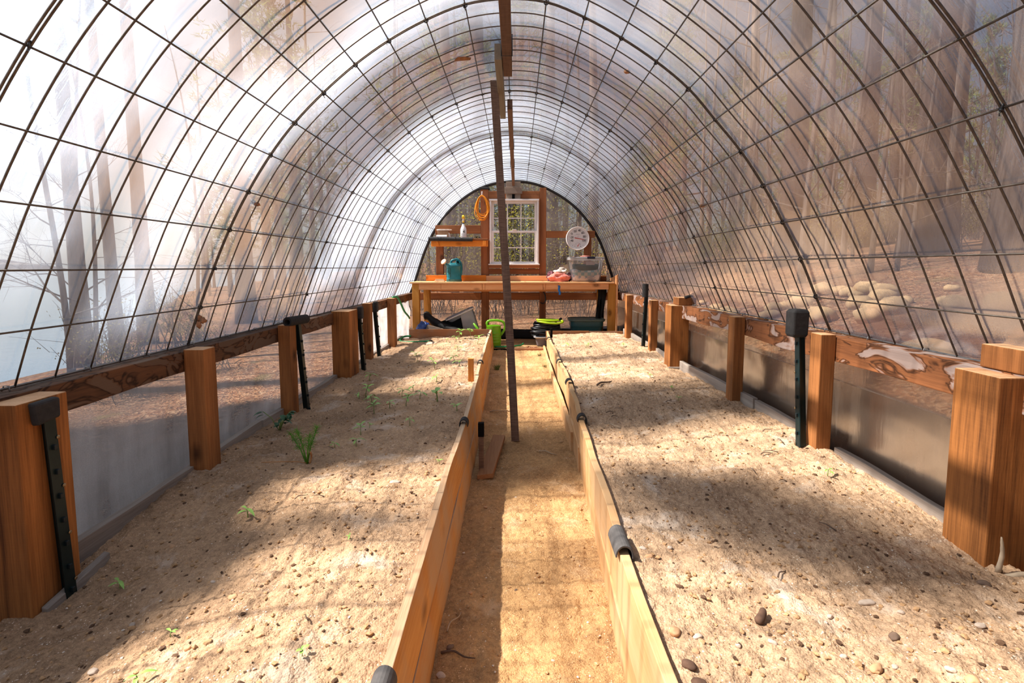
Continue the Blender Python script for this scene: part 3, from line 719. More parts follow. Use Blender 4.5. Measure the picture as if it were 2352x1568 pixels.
# half-pipe clips over the board tops
def clip(side, y, w, r, mat, label, tilt=0.0, th=.007, a0=-20, a1=200):
    tx = LX if side < 0 else RX; x = table(tx, y) + (-.0135 if side < 0 else .015) ; z = (zl if side < 0 else zr)(y) - r * .15
    b = MB(); n = 14; secs = []
    oy = [(-w/2, r), (w/2, r), (w/2, r - th), (-w/2, r - th)]
    for k in range(n + 1):
        a = math.radians(lerp(a0, a1, k / n)) + tilt
        secs.append([(x + math.cos(a) * q * .8, y + dy, z + math.sin(a) * q) for dy, q in oy])
    tag(b.sweep(secs).build('pipe_clip', mat, bevel=.0015), label, 'pipe clip')
clip(-1, .985, .10, .034, M['foamgrey'], 'dusty grey pipe clip on the left board, at the bottom edge of the picture', 0)
clip(-1, 2.84, .06, .033, M['foam'], 'black pipe clip on the left bed board next to the black-tipped stake', 0)
clip(-1, 4.52, .05, .034, M['foam'], 'black pipe clip on the left bed board behind the orange stake', .25)
clip(-1, 6.15, .05, .036, M['foamgrey'], 'grey pipe clip at the far end of the left bed board', .35)
clip(1, 1.55, .13, .036, M['foamgrey'], 'long dusty pipe piece clipped over the right bed board, nearest the camera', -.25)
clip(1, 2.88, .05, .036, M['foam'], 'black pipe clip second from the camera on the right bed board', -.15)
clip(1, 3.78, .06, .040, M['foam'], 'black pipe clip third from the camera on the right bed board, wide open', -.3)
clip(1, 4.58, .05, .036, M['foam'], 'black pipe clip fourth from the camera on the right bed board', -.2)
clip(1, 5.95, .05, .036, M['foam'], 'black pipe clip farthest from the camera on the right bed board', -.4)
# ------------------------------------------------------------------ back gable framing (front faces at y = 7.50)
YB = 7.50
def bk(name, x0, x1, z0, z1, mat, label, cat='timber', y0=YB, y1=7.60):
    b = MB(); b.box((x0, y0, z0), (x1, y1, z1)); return tag(b.build(name, mat, bevel=.003), label, cat)
o = bk('gable_post', -.48, -.366, .08, 2.285, M['backstud'], 'reddish gable post left of the window, where the orange cord hangs', 'post')
c = MB(); c.box((-.50, 7.47, 2.285), (-.35, 7.60, 2.318)); c.build('foam_cap', M['foam'], o, bevel=.008)
bk('gable_post', .388, .482, .08, 2.31, M['backstud'], 'reddish gable post right of the window', 'post')
bk('header_beam', -.364, .386, 2.155, 2.262, M['backbeam'], 'short header beam above the white window')
bk('cross_beam', -1.15, -.482, 1.652, 1.768, M['backbeam'], 'beam on the left of the gable wall, behind the spray bottle')
bk('cross_beam', .484, 1.20, 1.590, 1.686, M['backbeam'], 'beam on the right of the gable wall, behind the dial thermometer')
bk('gable_stud', -1.143, -1.040, 1.045, 1.650, M['backstud'], 'short stud on the left of the gable wall under the shelf', 'stud')
bk('gable_stud', 1.050, 1.150, .98, 1.588, M['backstud'], 'short stud on the right of the gable wall behind the clear tote', 'stud')
bk('lower_beam', -1.50, -.484, .668, .775, M['backbeam'], 'dark beam below the bench, left part of the gable wall')
bk('lower_beam', -.364, .386, .668, .775, M['backbeam'], 'dark beam below the bench, between the two gable posts')
bk('lower_beam', .484, 1.48, .668, .775, M['backbeam'], 'dark beam below the bench, right part of the gable wall')
bk('apron_board', -.364, .386, 1.052, 1.132, M['backbeam'], 'cracked board under the window sill', 'board')
bk('sill_timber', -.364, .386, 1.140, 1.185, M['backbeam'], 'brown timber sill directly under the white window', 'board', 7.445, 7.60)
post('window_jamb', (-.364, 7.47, 1.186), (-.349, 7.60, 2.152), M['backstud'], 'thin brown jamb strip on the left side of the window', 'strip', .001)
post('window_jamb', (.372, 7.47, 1.186), (.386, 7.60, 2.152), M['backstud'], 'thin brown jamb strip on the right side of the window', 'strip', .001)
# black foam pipe round the end hoop
b = MB(); pts = []; rad = []
for i in range(0, 97):
    pts.append(prof(i, 7.585, -.012)); rad.append(.016 if (i < 5 or 22 < i < 26) else .021 + .004 * fbm(i * .21, 3, 1, 2))
o = b.tube(pts, rad, 10).build('arch_pipe', M['foam'], smooth=True); tag(o, 'black foam-covered end hoop around the gable wall', 'pipe')
# black plastic skirting of the gable
b = MB(); b.grid(40, 5, lambda i, j: (lerp(-1.5, 1.5, i/39), 7.57 + .01 * fbm(i*.4, j, 1, 2), lerp(.07, .225 + .012*fbm(i*.2, 3, 2, 2), j/4)))
o = b.build('black_skirting', M['blacksheet'], smooth=True); m_ = o.modifiers.new('t', 'SOLIDIFY'); m_.thickness = .006; tag(o, 'strip of black plastic along the foot of the gable wall', 'plastic strip')
# hanger at the ridge
t = thing('ridge_hanger', (0, 7.45, 2.13), 'grey wooden bracket carrying the end of the thin ridge board', 'bracket')
for x0, x1, y0, y1, z0, z1, nm in ((-.105, .105, 7.48, 7.498, 2.145, 2.395, 'back_plate'), (-.125, .128, 7.45, 7.478, 2.218, 2.312, 'front_plate')):
    b = MB(); b.box((x0, y0, z0), (x1, y1, z1)); b.build(nm, M['greywood0'], t, bevel=.002)
b = MB(); b.box((-.018, 7.47, 2.15), (.02, 7.479, 2.212)); b.build('slot', M['black'], t)

# ------------------------------------------------------------------ window
def fr(b, x0, x1, z0, z1, w, y0, y1, top=None):
    b.box((x0, y0, z0), (x0 + w, y1, z1)); b.box((x1 - w, y0, z0), (x1, y1, z1)); b.box((x0 + w, y0, z0), (x1 - w, y1, z0 + w)); b.box((x0 + w, y0, z1 - (top or w)), (x1 - w, y1, z1)); return b
b = fr(MB(), -.348, .371, 1.187, 2.142, .028, 7.46, 7.58); b.box((-.366, 7.43, 1.187), (.386, 7.475, 1.203)); b.box((-.35, 7.445, 2.118), (.374, 7.47, 2.142))
win = b.build('window_1', M['whitepaint'], bevel=.003); struct(win)
def sash(z0, z1, y0, zm):
    b = fr(MB(), -.319, .342, z0, z1, .032, y0, y0 + .03); s = b.build('sash', M['whitepaint'], win, bevel=.003)
    m_ = MB(); xa, xb = -.287, .310
    for q in (1, 2):
        x = lerp(xa, xb, q / 3); m_.box((x - .007, y0 + .008, z0 + .03), (x + .007, y0 + .022, z1 - .03))
    m_.box((xa, y0 + .0079, zm - .007), (xb, y0 + .0221, zm + .007)); m_.build('muntin', M['whitepaint'], s)
    g = MB(); g.box((xa, y0 + .013, z0 + .03), (xb, y0 + .017, z1 - .03)); g.build('pane', M['glass'], s)
sash(1.655, 2.115, 7.515, 1.873); sash(1.205, 1.690, 7.475, 1.440)
b = MB(); b.box((-.02, 7.462, 1.69), (.05, 7.49, 1.702)); b.box((-.005, 7.458, 1.70), (.04, 7.475, 1.707)); b.build('latch', M['whitepaint'], win, bevel=.002)

# ------------------------------------------------------------------ potting bench
t = thing('potting_bench', (.03, 7.2, .08), 'long peach-coloured potting bench across the gable wall', 'bench')
def bp(nm, lo, hi, mat, bev=.003):
    b = MB(); b.box(lo, hi); return b.build(nm, mat, t, bevel=bev)
bp('tabletop', (-1.42, 6.93, .931), (.62, 7.40, .952), M['benchtop']); bp('tabletop', (.624, 6.935, .930), (1.395, 7.40, .951), M['benchtop'])
bp('apron', (-1.299, 6.955, .845), (-.995, 6.99, .928), M['benchfront']); bp('apron', (-.993, 6.955, .845), (-.43, 6.99, .928), M['benchfront'])
bp('apron', (-.385, 6.955, .845), (.41, 6.99, .928), M['benchfront']); bp('apron', (.452, 6.955, .85), (1.316, 6.99, .928), M['benchfront'])
bp('backsplash', (-1.28, 7.41, .953), (-.40, 7.435, 1.038), M['orangeboard']); bp('backsplash', (-.398, 7.412, .953), (.60, 7.437, 1.030), M['benchfront']); bp('backsplash', (.602, 7.41, .953), (1.36, 7.435, 1.028), M['orangeboard'])
for lo, hi in (((-1.397, 6.97, .08), (-1.30, 7.06, .929)), ((1.318, 6.97, .08), (1.418, 7.06, .929)), ((-1.30, 7.31, .08), (-1.21, 7.40, .929)), ((1.22, 7.31, .08), (1.31, 7.40, .929))): bp('leg', lo, hi, M['benchleg'])
bp('joist', (-.425, 6.96, .845), (-.388, 7.40, .929), M['benchfront']); bp('joist', (.413, 6.96, .845), (.449, 7.40, .929), M['benchfront']); bp('rear_rail', (-1.2, 7.365, .80), (1.2, 7.40, .929), M['benchfront'])
b = MB(); b.hexa([(1.42, 6.96, .08), (1.445, 6.96, .08), (1.445, 7.42, .08), (1.42, 7.42, .08), (1.42, 6.96, 1.045), (1.445, 6.96, 1.06), (1.445, 7.42, 1.0), (1.42, 7.42, .99)]); b.build('side_board', M['benchfront'], t, bevel=.003)
b = MB(); b.hexa([(-1.21, 7.00, .92), (-1.18, 7.00, .92), (-1.18, 7.08, .92), (-1.21, 7.08, .92), (-1.19, 7.26, .10), (-1.16, 7.26, .10), (-1.16, 7.34, .10), (-1.19, 7.34, .10)]); b.build('brace', M['benchleg'], t, bevel=.002)
b = MB(); b.grid(3, 9, lambda i, j: (lerp(.612, .640, i/2) + .018 * j/8 + .005*math.sin(j*1.3), 6.951 - .004 * (i % 2) - .003*math.sin(j*1.7), lerp(.905, .775, j/8)))
o = b.build('tape_strip', M['bluetape'], smooth=True); o.modifiers.new('t', 'SOLIDIFY').thickness = .0015; tag(o, 'strip of blue tape dangling from the bench apron', 'tape')

# ------------------------------------------------------------------ shelf and what stands on it
t = thing('wall_shelf', (-.77, 7.35, 1.45), 'orange wall shelf with a black foam pipe on its front edge', 'shelf')
bp('shelf_board', (-1.18, 7.20, 1.535), (-.358, 7.495, 1.560), M['backbeam']); bp('front_board', (-1.165, 7.215, 1.448), (-.358, 7.245, 1.533), M['orangeboard'])
bp('bracket', (-.43, 7.20, 1.452), (-.385, 7.214, 1.528), M['orangeboard']); b = MB(); b.hexa([(-1.07, 7.20, 1.47), (-1.05, 7.20, 1.455), (-1.05, 7.214, 1.455), (-1.07, 7.214, 1.47), (-1.10, 7.20, 1.53), (-1.07, 7.20, 1.53), (-1.07, 7.214, 1.53), (-1.10, 7.214, 1.53)]); b.build('bracket', M['orangeboard'], t)
b = MB(); b.tube([(-1.195, 7.19, 1.552), (-.9, 7.19, 1.549), (-.575, 7.19, 1.546)], .029, 14); b.build('foam_edge', M['foam'], t, smooth=True, sharp=50)
for x in (-1.05, -.84):
    b = MB(); b.tube([(x + .03 + math.cos(a)*0 , 7.19 + math.cos(a)*.0305, 1.55 + math.sin(a)*.0305) for a in [2*PI*k/14 for k in range(14)]], .002, 4, closed=True); b.build('wire_tie', M['tie'], t)
ZS = 1.561
b = MB(); b.box((-1.09, 7.33, ZS), (-.935, 7.45, ZS + .115)); o = b.build('cardboard_box', M['cardboard'], bevel=.004); tag(o, 'small brown box at the left end of the shelf', 'box')
b = MB(); b.lathe([(0, ZS + .117), (.10, ZS + .117), (.115, ZS + .130), (.105, ZS + .136), (.06, ZS + .128), (0, ZS + .127)], (-1.0, 7.38, 0), 24, 1.0, .8); o = b.build('shallow_dish', M['cream'], smooth=True, sharp=40); tag(o, 'shallow pale dish resting on the small brown box', 'dish')
b = MB(); b.tube([(-1.095, 7.265, ZS + .026), (-.945, 7.262, ZS + .026)], .026, 16); o = b.build('paper_roll', M['white'], smooth=True, sharp=50); tag(o, 'white roll lying in front of the brown box on the shelf', 'roll')
b = MB(); b.hexa([(-.93, 7.34, ZS), (-.905, 7.34, ZS), (-.905, 7.4, ZS), (-.93, 7.4, ZS), (-.94, 7.34, ZS+.09), (-.925, 7.34, ZS+.09), (-.925, 7.4, ZS+.09), (-.94, 7.4, ZS+.09)]); o = b.build('folded_paper', M['cream']); tag(o, 'crumpled pale paper tucked beside the brown box', 'paper')
b = MB(); b.tube([(-.885, 7.28, ZS + .011), (-.86, 7.28, ZS + .012), (-.815, 7.29, ZS + .010)], [.008, .011, .009], 10); o = b.build('marker_pen', M['bluetape'], smooth=True); tag(o, 'blue object lying on the shelf left of the spray bottle', 'pen')
# spray bottle
sx, sy = -.713, 7.30
t = thing('spray_bottle', (sx, sy, ZS), 'white spray bottle with a yellow trigger head on the shelf', 'spray bottle')
b = MB(); b.lathe([(0, ZS), (.042, ZS), (.044, ZS+.006), (.044, ZS+.125), (.040, ZS+.145), (.028, ZS+.172), (.018, ZS+.198), (.016, ZS+.212), (0, ZS+.212)], (sx, sy, 0), 24); b.build('bottle', M['white'], t, smooth=True, sharp=50)
b = MB(); b.lathe([(0, ZS+.210), (.017, ZS+.210), (.017, ZS+.226), (0, ZS+.226)], (sx, sy, 0), 16); b.build('collar', M['ink'], t, smooth=True, sharp=40)
b = MB(); b.sweep([[(sx + w*cx, sy + d*cy + oy, z) for cx, cy in ((-1,-1),(1,-1),(1,1),(-1,1))] for z, w, d, oy in ((ZS+.226,.012,.014,0), (ZS+.275,.012,.013,0), (ZS+.285,.016,.035,-.012), (ZS+.312,.016,.040,-.012), (ZS+.332,.011,.026,-.006))]); b.build('trigger_head', M['yellow'], t, bevel=.004)
b = MB(); b.sweep([[(sx + .007*cx, y + .005*cy, z) for cx, cy in ((-1,-1),(1,-1),(1,1),(-1,1))] for y, z in ((sy-.03, ZS+.288), (sy-.036, ZS+.268), (sy-.028, ZS+.245))]); b.build('trigger', M['white'], t, bevel=.002)
for x0, x1, z0, z1 in ((-.001,.020,.092,.108), (.004,.026,.084,.089), (-.038,-.012,.030,.036), (.012,.026,.008,.014), (.006, .022, .112, .118), (-.03,-.012,.07,.073), (-.03,-.012,.06,.063), (-.03,-.014,.05,.053)):
    b = MB(); n = 5
    b.grid(n, 2, lambda i, j: (sx + lerp(x0, x1, i/(n-1)), sy - math.sqrt(max(0, .0447**2 - lerp(x0, x1, i/(n-1))**2)), ZS + (z0, z1)[j])); b.build('printed_mark', M['ink'], t)
# heap of small metal bits
for k in range(16):
    x = -.53 + R.gauss(0, .035); y = 7.29 + R.gauss(0, .02); z = ZS + .004 + .03 * max(0, 1 - abs(x + .52) * 14) * R.random()
    b = MB(); a = R.uniform(0, PI); l = R.uniform(.012, .03)
    b.tube([(x - math.cos(a)*l, y - math.sin(a)*l*.5, z), (x, y, z + .008), (x + math.cos(a)*l, y + math.sin(a)*l*.5, z + .004)], .0035, 5)
    o = b.build('metal_clip', M['metalbits']); tag(o, 'one of the dark metal bits heaped at the right end of the shelf', 'metal bit', 'dark metal bits on the shelf')

# coiled orange cord on a hook
t = thing('hook', (-.455, 7.498, 2.21), 'pale hook screwed into the left gable post', 'hook')
b = MB(); b.tube([(-.455, 7.50, 2.245), (-.455, 7.455, 2.245), (-.455, 7.44, 2.215), (-.455, 7.44, 2.19), (-.455, 7.465, 2.178), (-.455, 7.475, 2.19)], .006, 8); b.build('hook_body', M['white'], t, smooth=True)
t = thing('extension_cord', (-.455, 7.45, 1.82), 'coiled orange extension cord hanging on the left gable post', 'cord')
for k in range(9):
    w = R.uniform(.062, .096); h = R.uniform(.125, .188); ox = R.uniform(-.012, .012); top = 2.19 - R.uniform(0, .008); b = MB(); pts = []
    for i in range(36):
        a = 2 * PI * i / 36 + PI/2; px = math.cos(a) * w * (1 + .15 * math.sin(a) * -1) + ox * (1 - math.sin(a)); pz = math.sin(a) * h
        pts.append((-.455 + px, 7.455 - .010 * (k % 4) + .006 * math.sin(2 * a + k), top - h + pz))
    b.tube(pts, .0052, 6, closed=True); b.build('cord_loop', M['cord'], t, smooth=True)

# ------------------------------------------------------------------ dial thermometer
tx, tz, tr = .941, 1.574, .171
t = thing('dial_thermometer', (tx, 7.45, tz), 'round white dial thermometer on the right gable beam', 'thermometer')
ax = Euler((PI/2, 0, 0))
b = MB(); b.lathe([(0, -.045), (tr*.97, -.045), (tr, -.030), (tr, .008), (tr*.985, .016), (tr*.955, .018), (tr*.935, .006), (0, .006)], (tx, 7.45, tz), 56, ax=ax); b.build('case', M['whitepaint'], t, smooth=True, sharp=35)
def tp(px, py, d=.0085): return (tx + (px - 420) / 300 * tr, 7.45 - d, tz - (py - 417) / 300 * tr)
for s_, px, py, sz in (('-40', 262, 478, 62), ('-20', 262, 394, 62), ('0', 268, 304, 62), ('20', 348, 240, 62), ('40', 460, 218, 62), ('60', 545, 277, 62), ('80', 588, 374, 62), ('100', 578, 474, 62), ('F', 427, 366, 26)):
    cu = bpy.data.curves.new('numeral', 'FONT'); cu.body = s_; cu.size = sz / 300 * tr * 1.28; cu.align_x = 'CENTER'; cu.align_y = 'CENTER'; cu.extrude = .0006; cu.space_character = .92
    tmp = bpy.data.objects.new('tmp', cu); me = bpy.data.meshes.new_from_object(tmp); bpy.data.objects.remove(tmp); bpy.data.curves.remove(cu); me.materials.clear()
    o = bpy.data.objects.new('numeral', me); COL.objects.link(o); me.materials.append(M['red'] if s_ == 'F' else M['ink']); o.parent = t
    p = tp(px, py); o.location = (p[0] - tx, p[1] - 7.45, p[2] - tz); o.rotation_euler = (PI/2, 0, 0)
tk = MB()
for k in range(27):
    a = math.radians(232 - k * 284 / 26); big = k % 2 == 0; r0 = 222 / 300 * tr; w_ = .0032 if big else .0018
    c = Vector((tx + math.cos(a) * r0, 7.45 - .0075, tz + math.sin(a) * r0)); tk.box(c - Vector((w_, .0006, w_)), c + Vector((w_, .0006, w_)))
tk.build('tick_mark', M['ink'], t)
sm = MB()
for px, py, w in ((375, 558, 9), (485, 570, 9), (345, 622, 9), (497, 622, 14), (400, 520, 4), (465, 540, 4), (330, 578, 4), (432, 535, 7)):
    c = Vector(tp(px, py, .0075)); q = w / 300 * tr; sm.box(c - Vector((q, .0005, q * .7)), c + Vector((q, .0005, q * .7)))
for px, py, w in ((422, 310, 46), (420, 660, 62)):
    for k in range(9):
        c = Vector(tp(px - w + (k + .5) * 2 * w / 9, py, .0075)); q = w / 300 * tr / 9 * .7; sm.box(c - Vector((q, .0005, .0022)), c + Vector((q, .0005, .0022)))
sm.build('small_print', M['tagpaper'], t)
def needle(a, b_, w0, w1, nm):
    A = Vector(tp(*a, .012)); Bv = Vector(tp(*b_, .012)); d = (Bv - A).normalized(); n = Vector((-d.z, 0, d.x)); q = MB()
    q.hexa([A - n*w0 + Vector((0,.001,0)), Bv - n*w1 + Vector((0,.001,0)), Bv + n*w1 + Vector((0,.001,0)), A + n*w0 + Vector((0,.001,0)), A - n*w0 - Vector((0,.001,0)), Bv - n*w1 - Vector((0,.001,0)), Bv + n*w1 - Vector((0,.001,0)), A + n*w0 - Vector((0,.001,0))]); q.build(nm, M['red'], t)
needle((338, 403), (600, 452), .006, .0025, 'needle'); needle((412, 622), (472, 540), .0055, .0012, 'small_needle')

# ------------------------------------------------------------------ things on the bench (top z = .952)
ZT = .952
cx, cy = -.838, 7.17
t = thing('watering_can', (cx, cy, ZT), 'teal jerrycan-shaped watering can with a peach rose, on the bench', 'watering can')
def rring(w, d, z, ox=0, oy=0, p=3.2, n=28):
    out = []
    for k in range(n):
        a = 2*PI*k/n; c_, s_ = math.cos(a), math.sin(a)
        out.append((cx + ox + w * math.copysign(abs(c_) ** (2/p), c_), cy + oy + d * math.copysign(abs(s_) ** (2/p), s_), z))
    return out
b = MB(); b.sweep([rring(.100, .075, ZT), rring(.106, .080, ZT+.008), rring(.106, .080, ZT+.034), rring(.102, .077, ZT+.040), rring(.102, .077, ZT+.205), rring(.106, .080, ZT+.212), rring(.105, .079, ZT+.232), rring(.092, .068, ZT+.250, .006), rring(.06, .05, ZT+.262, .012), rring(.02, .02, ZT+.266, .015)]); b.build('can_body', M['teal'], t, smooth=True, sharp=50)
b = MB(); b.sweep([rring(.1075, .0815, ZT+.001), rring(.1075, .0815, ZT+.033)]); b.build('base_band', M['tealdark'], t, smooth=True, sharp=50)
b = MB(); b.tube(crom([(cx-.045, cy, ZT+.245), (cx-.035, cy, ZT+.290), (cx+.0, cy, ZT+.308), (cx+.05, cy, ZT+.312), (cx+.082, cy, ZT+.285), (cx+.102, cy-.005, ZT+.24), (cx+.106, cy-.01, ZT+.17), (cx+.098, cy-.02, ZT+.09)], 5), [.016]*36, 10); b.build('handle', M['teal'], t, smooth=True)
b = MB(); b.lathe([(0, 0), (.030, 0), (.033, .03), (.027, .034), (.024, .012), (0, .012)], (cx+.052, cy-.03, ZT+.255), 18, ax=Euler((.7, .45, 0))); b.build('filler_neck', M['teal'], t, smooth=True, sharp=40)
b = MB(); b.lathe([(0, .0125), (.022, .0125), (.022, .014), (0, .014)], (cx+.052, cy-.03, ZT+.255), 18, ax=Euler((.7, .45, 0))); b.build('filler_hole', M['black'], t)
b = MB(); b.tube([(cx-.085, cy-.03, ZT+.22), (cx-.11, cy-.045, ZT+.252), (cx-.125, cy-.055, ZT+.268)], [.018, .012, .011], 10); b.build('spout', M['teal'], t, smooth=True)
b = MB(); b.lathe([(0, 0), (.012, 0), (.040, .030), (.043, .036), (.036, .044), (0, .048)], (cx-.118, cy-.052, ZT+.262), 22, ax=Euler((.75, -.75, 0))); b.build('rose', M['rose'], t, smooth=True, sharp=40)
b = MB(); yy = cy - .080
for x0, x1, z0, z1 in ((-.098, -.094, .07, .185), (-.046, -.042, .07, .185), (-.098, -.042, .185, .189), (-.098, -.042, .066, .07), (-.094, -.046, .098, .101), (-.085, -.081, .125, .155), (-.085, -.06, .122, .125), (-.073, -.058, .14, .143), (-.06, -.045, .122, .125), (-.06, -.056, .108, .122), (-.045, -.041, .108, .122)): b.box((cx + x0, yy - .0015, ZT + z0), (cx + x1, yy + .004, ZT + z1))
b.build('embossed_mark', M['tealdark'], t)
for x0, x1, y0, y1, z, lab, mt in ((-1.10, -.96, 7.06, 7.12, ZT, 'lower pale wooden scrap left of the teal watering can', 'palewood'), (-1.09, -.975, 7.07, 7.115, ZT + .0185, 'upper pale wooden scrap left of the teal watering can', 'palewood')):
    b = MB(); b.box((x0, y0, z), (x1, y1, z + .018), (0, 0, .12 if z > ZT else -.05)); o = b.build('wood_scrap', M[mt], bevel=.002); tag(o, lab, 'wood scrap')
# coral bundle
def cloth(name, c, r, sq, mat, seed, parent, rough=.5, freq=2.2, sub=4):
    b = MB(); b.lump(c, r, seed, sub, sq, rough, freq)
    for v in b.v:
        d = .010 * noise.noise(Vector((v.x*38, v.y*38, v.z*60 + seed))); v.z += d; v.y += d * .6
        v.z = max(v.z, ZT + .001)
    return b.build(name, mat, parent, smooth=True)
t = thing('laundry_bundle', (.65, 7.2, ZT), 'crumpled bundle of coral and cream cloth on the bench', 'cloth bundle')
cloth('coral_cloth', (.655, 7.18, ZT+.055), .115, (1.25, .8, .75), M['pink'], 3, t); cloth('cream_cloth', (.675, 7.20, ZT+.125), .085, (1.15, .85, .6), M['cream'], 8, t)
cloth('plum_cloth', (.535, 7.19, ZT+.075), .055, (1.0, .9, 1.2), M['maroon'], 5, t); cloth('plum_cloth', (.785, 7.20, ZT+.06), .055, (1.0, .9, 1.1), M['maroon'], 6, t)
b = MB(); b.lump((.688, 7.2, ZT+.187), .03, 4, 3, (1.3, .9, .5), .5, 3); b.build('tassel', M['cream'], t, smooth=True)
# clear tote
tcx, tcy = 1.022, 7.19
t = thing('storage_tote', (tcx, tcy, ZT), 'clear storage tote full of folded linens on the bench', 'storage box')
def rr(w, d, z, p=6, n=32, cx_=None, cy_=None):
    cx_ = tcx if cx_ is None else cx_; cy_ = tcy if cy_ is None else cy_; out = []
    for k in range(n):
        a = 2*PI*(k+.5)/n; c_, s_ = math.cos(a), math.sin(a); out.append((cx_ + w*math.copysign(abs(c_)**(2/p), c_), cy_ + d*math.copysign(abs(s_)**(2/p), s_), z))
    return out
b = MB(); b.sweep([rr(.196, .135, ZT+.001), rr(.200, .140, ZT+.008), rr(.236, .158, ZT+.298)]); b.f = b.f[:-1]; b.build('tub', M['clearbox'], t, smooth=True, sharp=40)
b = MB(); b.sweep([rr(.248, .170, ZT+.300), rr(.258, .178, ZT+.305), rr(.258, .178, ZT+.338), rr(.250, .170, ZT+.345), rr(.215, .14, ZT+.346), rr(.20, .13, ZT+.338)]); b.build('lid', M['clearlid'], t, smooth=True, sharp=40)
b = MB(); b.box((tcx+.0, tcy-.190, ZT+.318), (tcx+.11, tcy-.170, ZT+.348)); b.build('latch', M['navy'], t, bevel=.004)
b = MB(); b.box((tcx-.012, tcy-.1625, ZT+.235), (tcx+.108, tcy-.1580, ZT+.285)); b.build('card_label', M['tagpaper'], t)
for nm, mt, z0, z1, w0, w1, d, sag in (('floral_sheet', 'floral', .012, .110, .188, .205, .124, 0), ('checked_cloth', 'check', .098, .178, .190, .212, .132, .030), ('charcoal_cloth', 'darkcloth', .165, .252, .165, .190, .13, .050)):
    b = MB(); n = 28; secs = []
    for q in range(6):
        tq = q / 5; secs.append([(p[0], p[1], p[2] - sag * (1 - ((p[0] - tcx) / .2) ** 2) * (1 - tq * .8) + .008 * noise.noise(Vector((p[0]*20, p[1]*20, q + z0*50)))) for p in rr(lerp(w0, w1, tq) * (.92 if q in (0, 5) else 1), d * (.92 if q in (0, 5) else 1), ZT + lerp(z0, z1, tq), 4)])
    b.sweep(secs).build(nm, M[mt], t, smooth=True)
b = MB(); b.lump((1.01, 7.14, ZT+.356), .035, 9, 3, (1.9, 1, .28), .5, 3); o = b.build('coral_rag', M['pink'], smooth=True); tag(o, 'small coral rag lying on the lid of the clear tote', 'rag')
b = MB(); b.box((1.30, 7.05, ZT), (1.37, 7.11, ZT+.012), (0, 0, .4)); o = b.build('hand_trowel_scrap', M['metalbits'], bevel=.003); o.name = 'metal_scrap'; tag(o, 'dark metal scrap at the right end of the bench top', 'scrap')
b = MB(); b.box((1.15, 7.30, ZT), (1.345, 7.36, ZT+.075)); o = b.build('wood_block', M['backbeam'], bevel=.003); tag(o, 'brown wood block behind the clear tote', 'block')

# ------------------------------------------------------------------ under the bench (floor z about .08)
ZF = .084
gx, gy = -.265, 6.84
t = thing('watering_can', (gx, gy, .075), 'lime green watering can on the ground between bed and bench', 'watering can')
b = MB(); pr = [(0, .075), (.096, .075), (.100, .082), (.100, .11)]
for z in (.15, .19, .23, .27): pr += [(.100, z - .02), (.104, z - .012), (.104, z - .004), (.099, z + .004)]
pr += [(.098, .352), (.101, .358), (.099, .365), (.06, .372), (0, .374)]
b.lathe(pr, (gx, gy, 0), 32); b.build('can_body', M['green'], t, smooth=True, sharp=50)
b = MB(); b.tube(crom([(gx-.085, gy, .362), (gx-.092, gy, .40), (gx-.06, gy, .430), (gx+.04, gy, .436), (gx+.125, gy, .415), (gx+.155, gy, .36), (gx+.14, gy, .30), (gx+.098, gy, .235)], 5), .0165, 12); b.build('handle', M['green'], t, smooth=True)
b = MB(); b.tube([(gx-.085, gy, .16), (gx-.20, gy-.0, .295), (gx-.275, gy, .395)], [.022, .017, .013], 12); b.build('spout', M['green'], t, smooth=True)
# hoses on the grey tub
bx, by = .40, 6.92
t = thing('plastic_tub', (bx, by, ZF), 'small grey plastic tub beneath the coil of black hose', 'tub')
b = MB(); b.sweep([rr(.075, .07, ZF, 4, 24, bx, by), rr(.095, .088, ZF+.105, 4, 24, bx, by), rr(.088, .082, ZF+.105, 4, 24, bx, by), rr(.070, .066, ZF+.008, 4, 24, bx, by)]); b.build('tub_body', M['tub'], t, smooth=True, sharp=40)
b = MB(); b.sweep([rr(.118, .108, ZF+.112, 4, 24, bx, by), rr(.120, .110, ZF+.120, 4, 24, bx, by), rr(.092, .085, ZF+.123, 4, 24, bx, by), rr(.086, .08, ZF+.104, 4, 24, bx, by), rr(.095, .088, ZF+.100, 4, 24, bx, by)], closed=True); b.build('rim', M['tubrim'], t, smooth=True, sharp=40)
t = thing('black_hose', (.455, 7.0, .21), 'big coil of black hose piled on the grey tub', 'hose')
for k in range(11):
    b = MB(); z = .218 + .017 * k; r0 = .205 - .006 * abs(k - 4) + R.uniform(-.02, .02); ox, oy = R.uniform(-.015, .015), R.uniform(-.01, .01); ph = R.uniform(0, 6)
    b.tube([(.455 + ox + math.cos(a) * r0, 7.0 + oy + math.sin(a) * r0 * .62, z + .012 * math.sin(a * 2 + ph)) for a in [2*PI*i/36 for i in range(36)]], .0125, 8, closed=True); b.build('hose_loop', M['blackhose'], t, smooth=True)
t = thing('lime_hose', (.50, 6.93, .40), 'lime green hose coiled on top of the black hose', 'hose')
b = MB(); b.tube(crom([(.335, 6.90, .418), (.40, 6.86, .408), (.50, 6.835, .396), (.60, 6.84, .392), (.675, 6.88, .402), (.68, 6.95, .414), (.60, 7.0, .425), (.48, 7.02, .428), (.37, 7.0, .430), (.33, 6.93, .434), (.36, 6.88, .436), (.46, 6.86, .431), (.56, 6.865, .428), (.63, 6.90, .430)], 6), .0135, 10); b.build('hose_loop', M['limehose'], t, smooth=True)
b = MB(); b.tube([(.625, 6.90, .432), (.65, 6.905, .446), (.665, 6.91, .455)], [.012, .017, .017], 10); b.build('nozzle', M['black'], t, smooth=True)
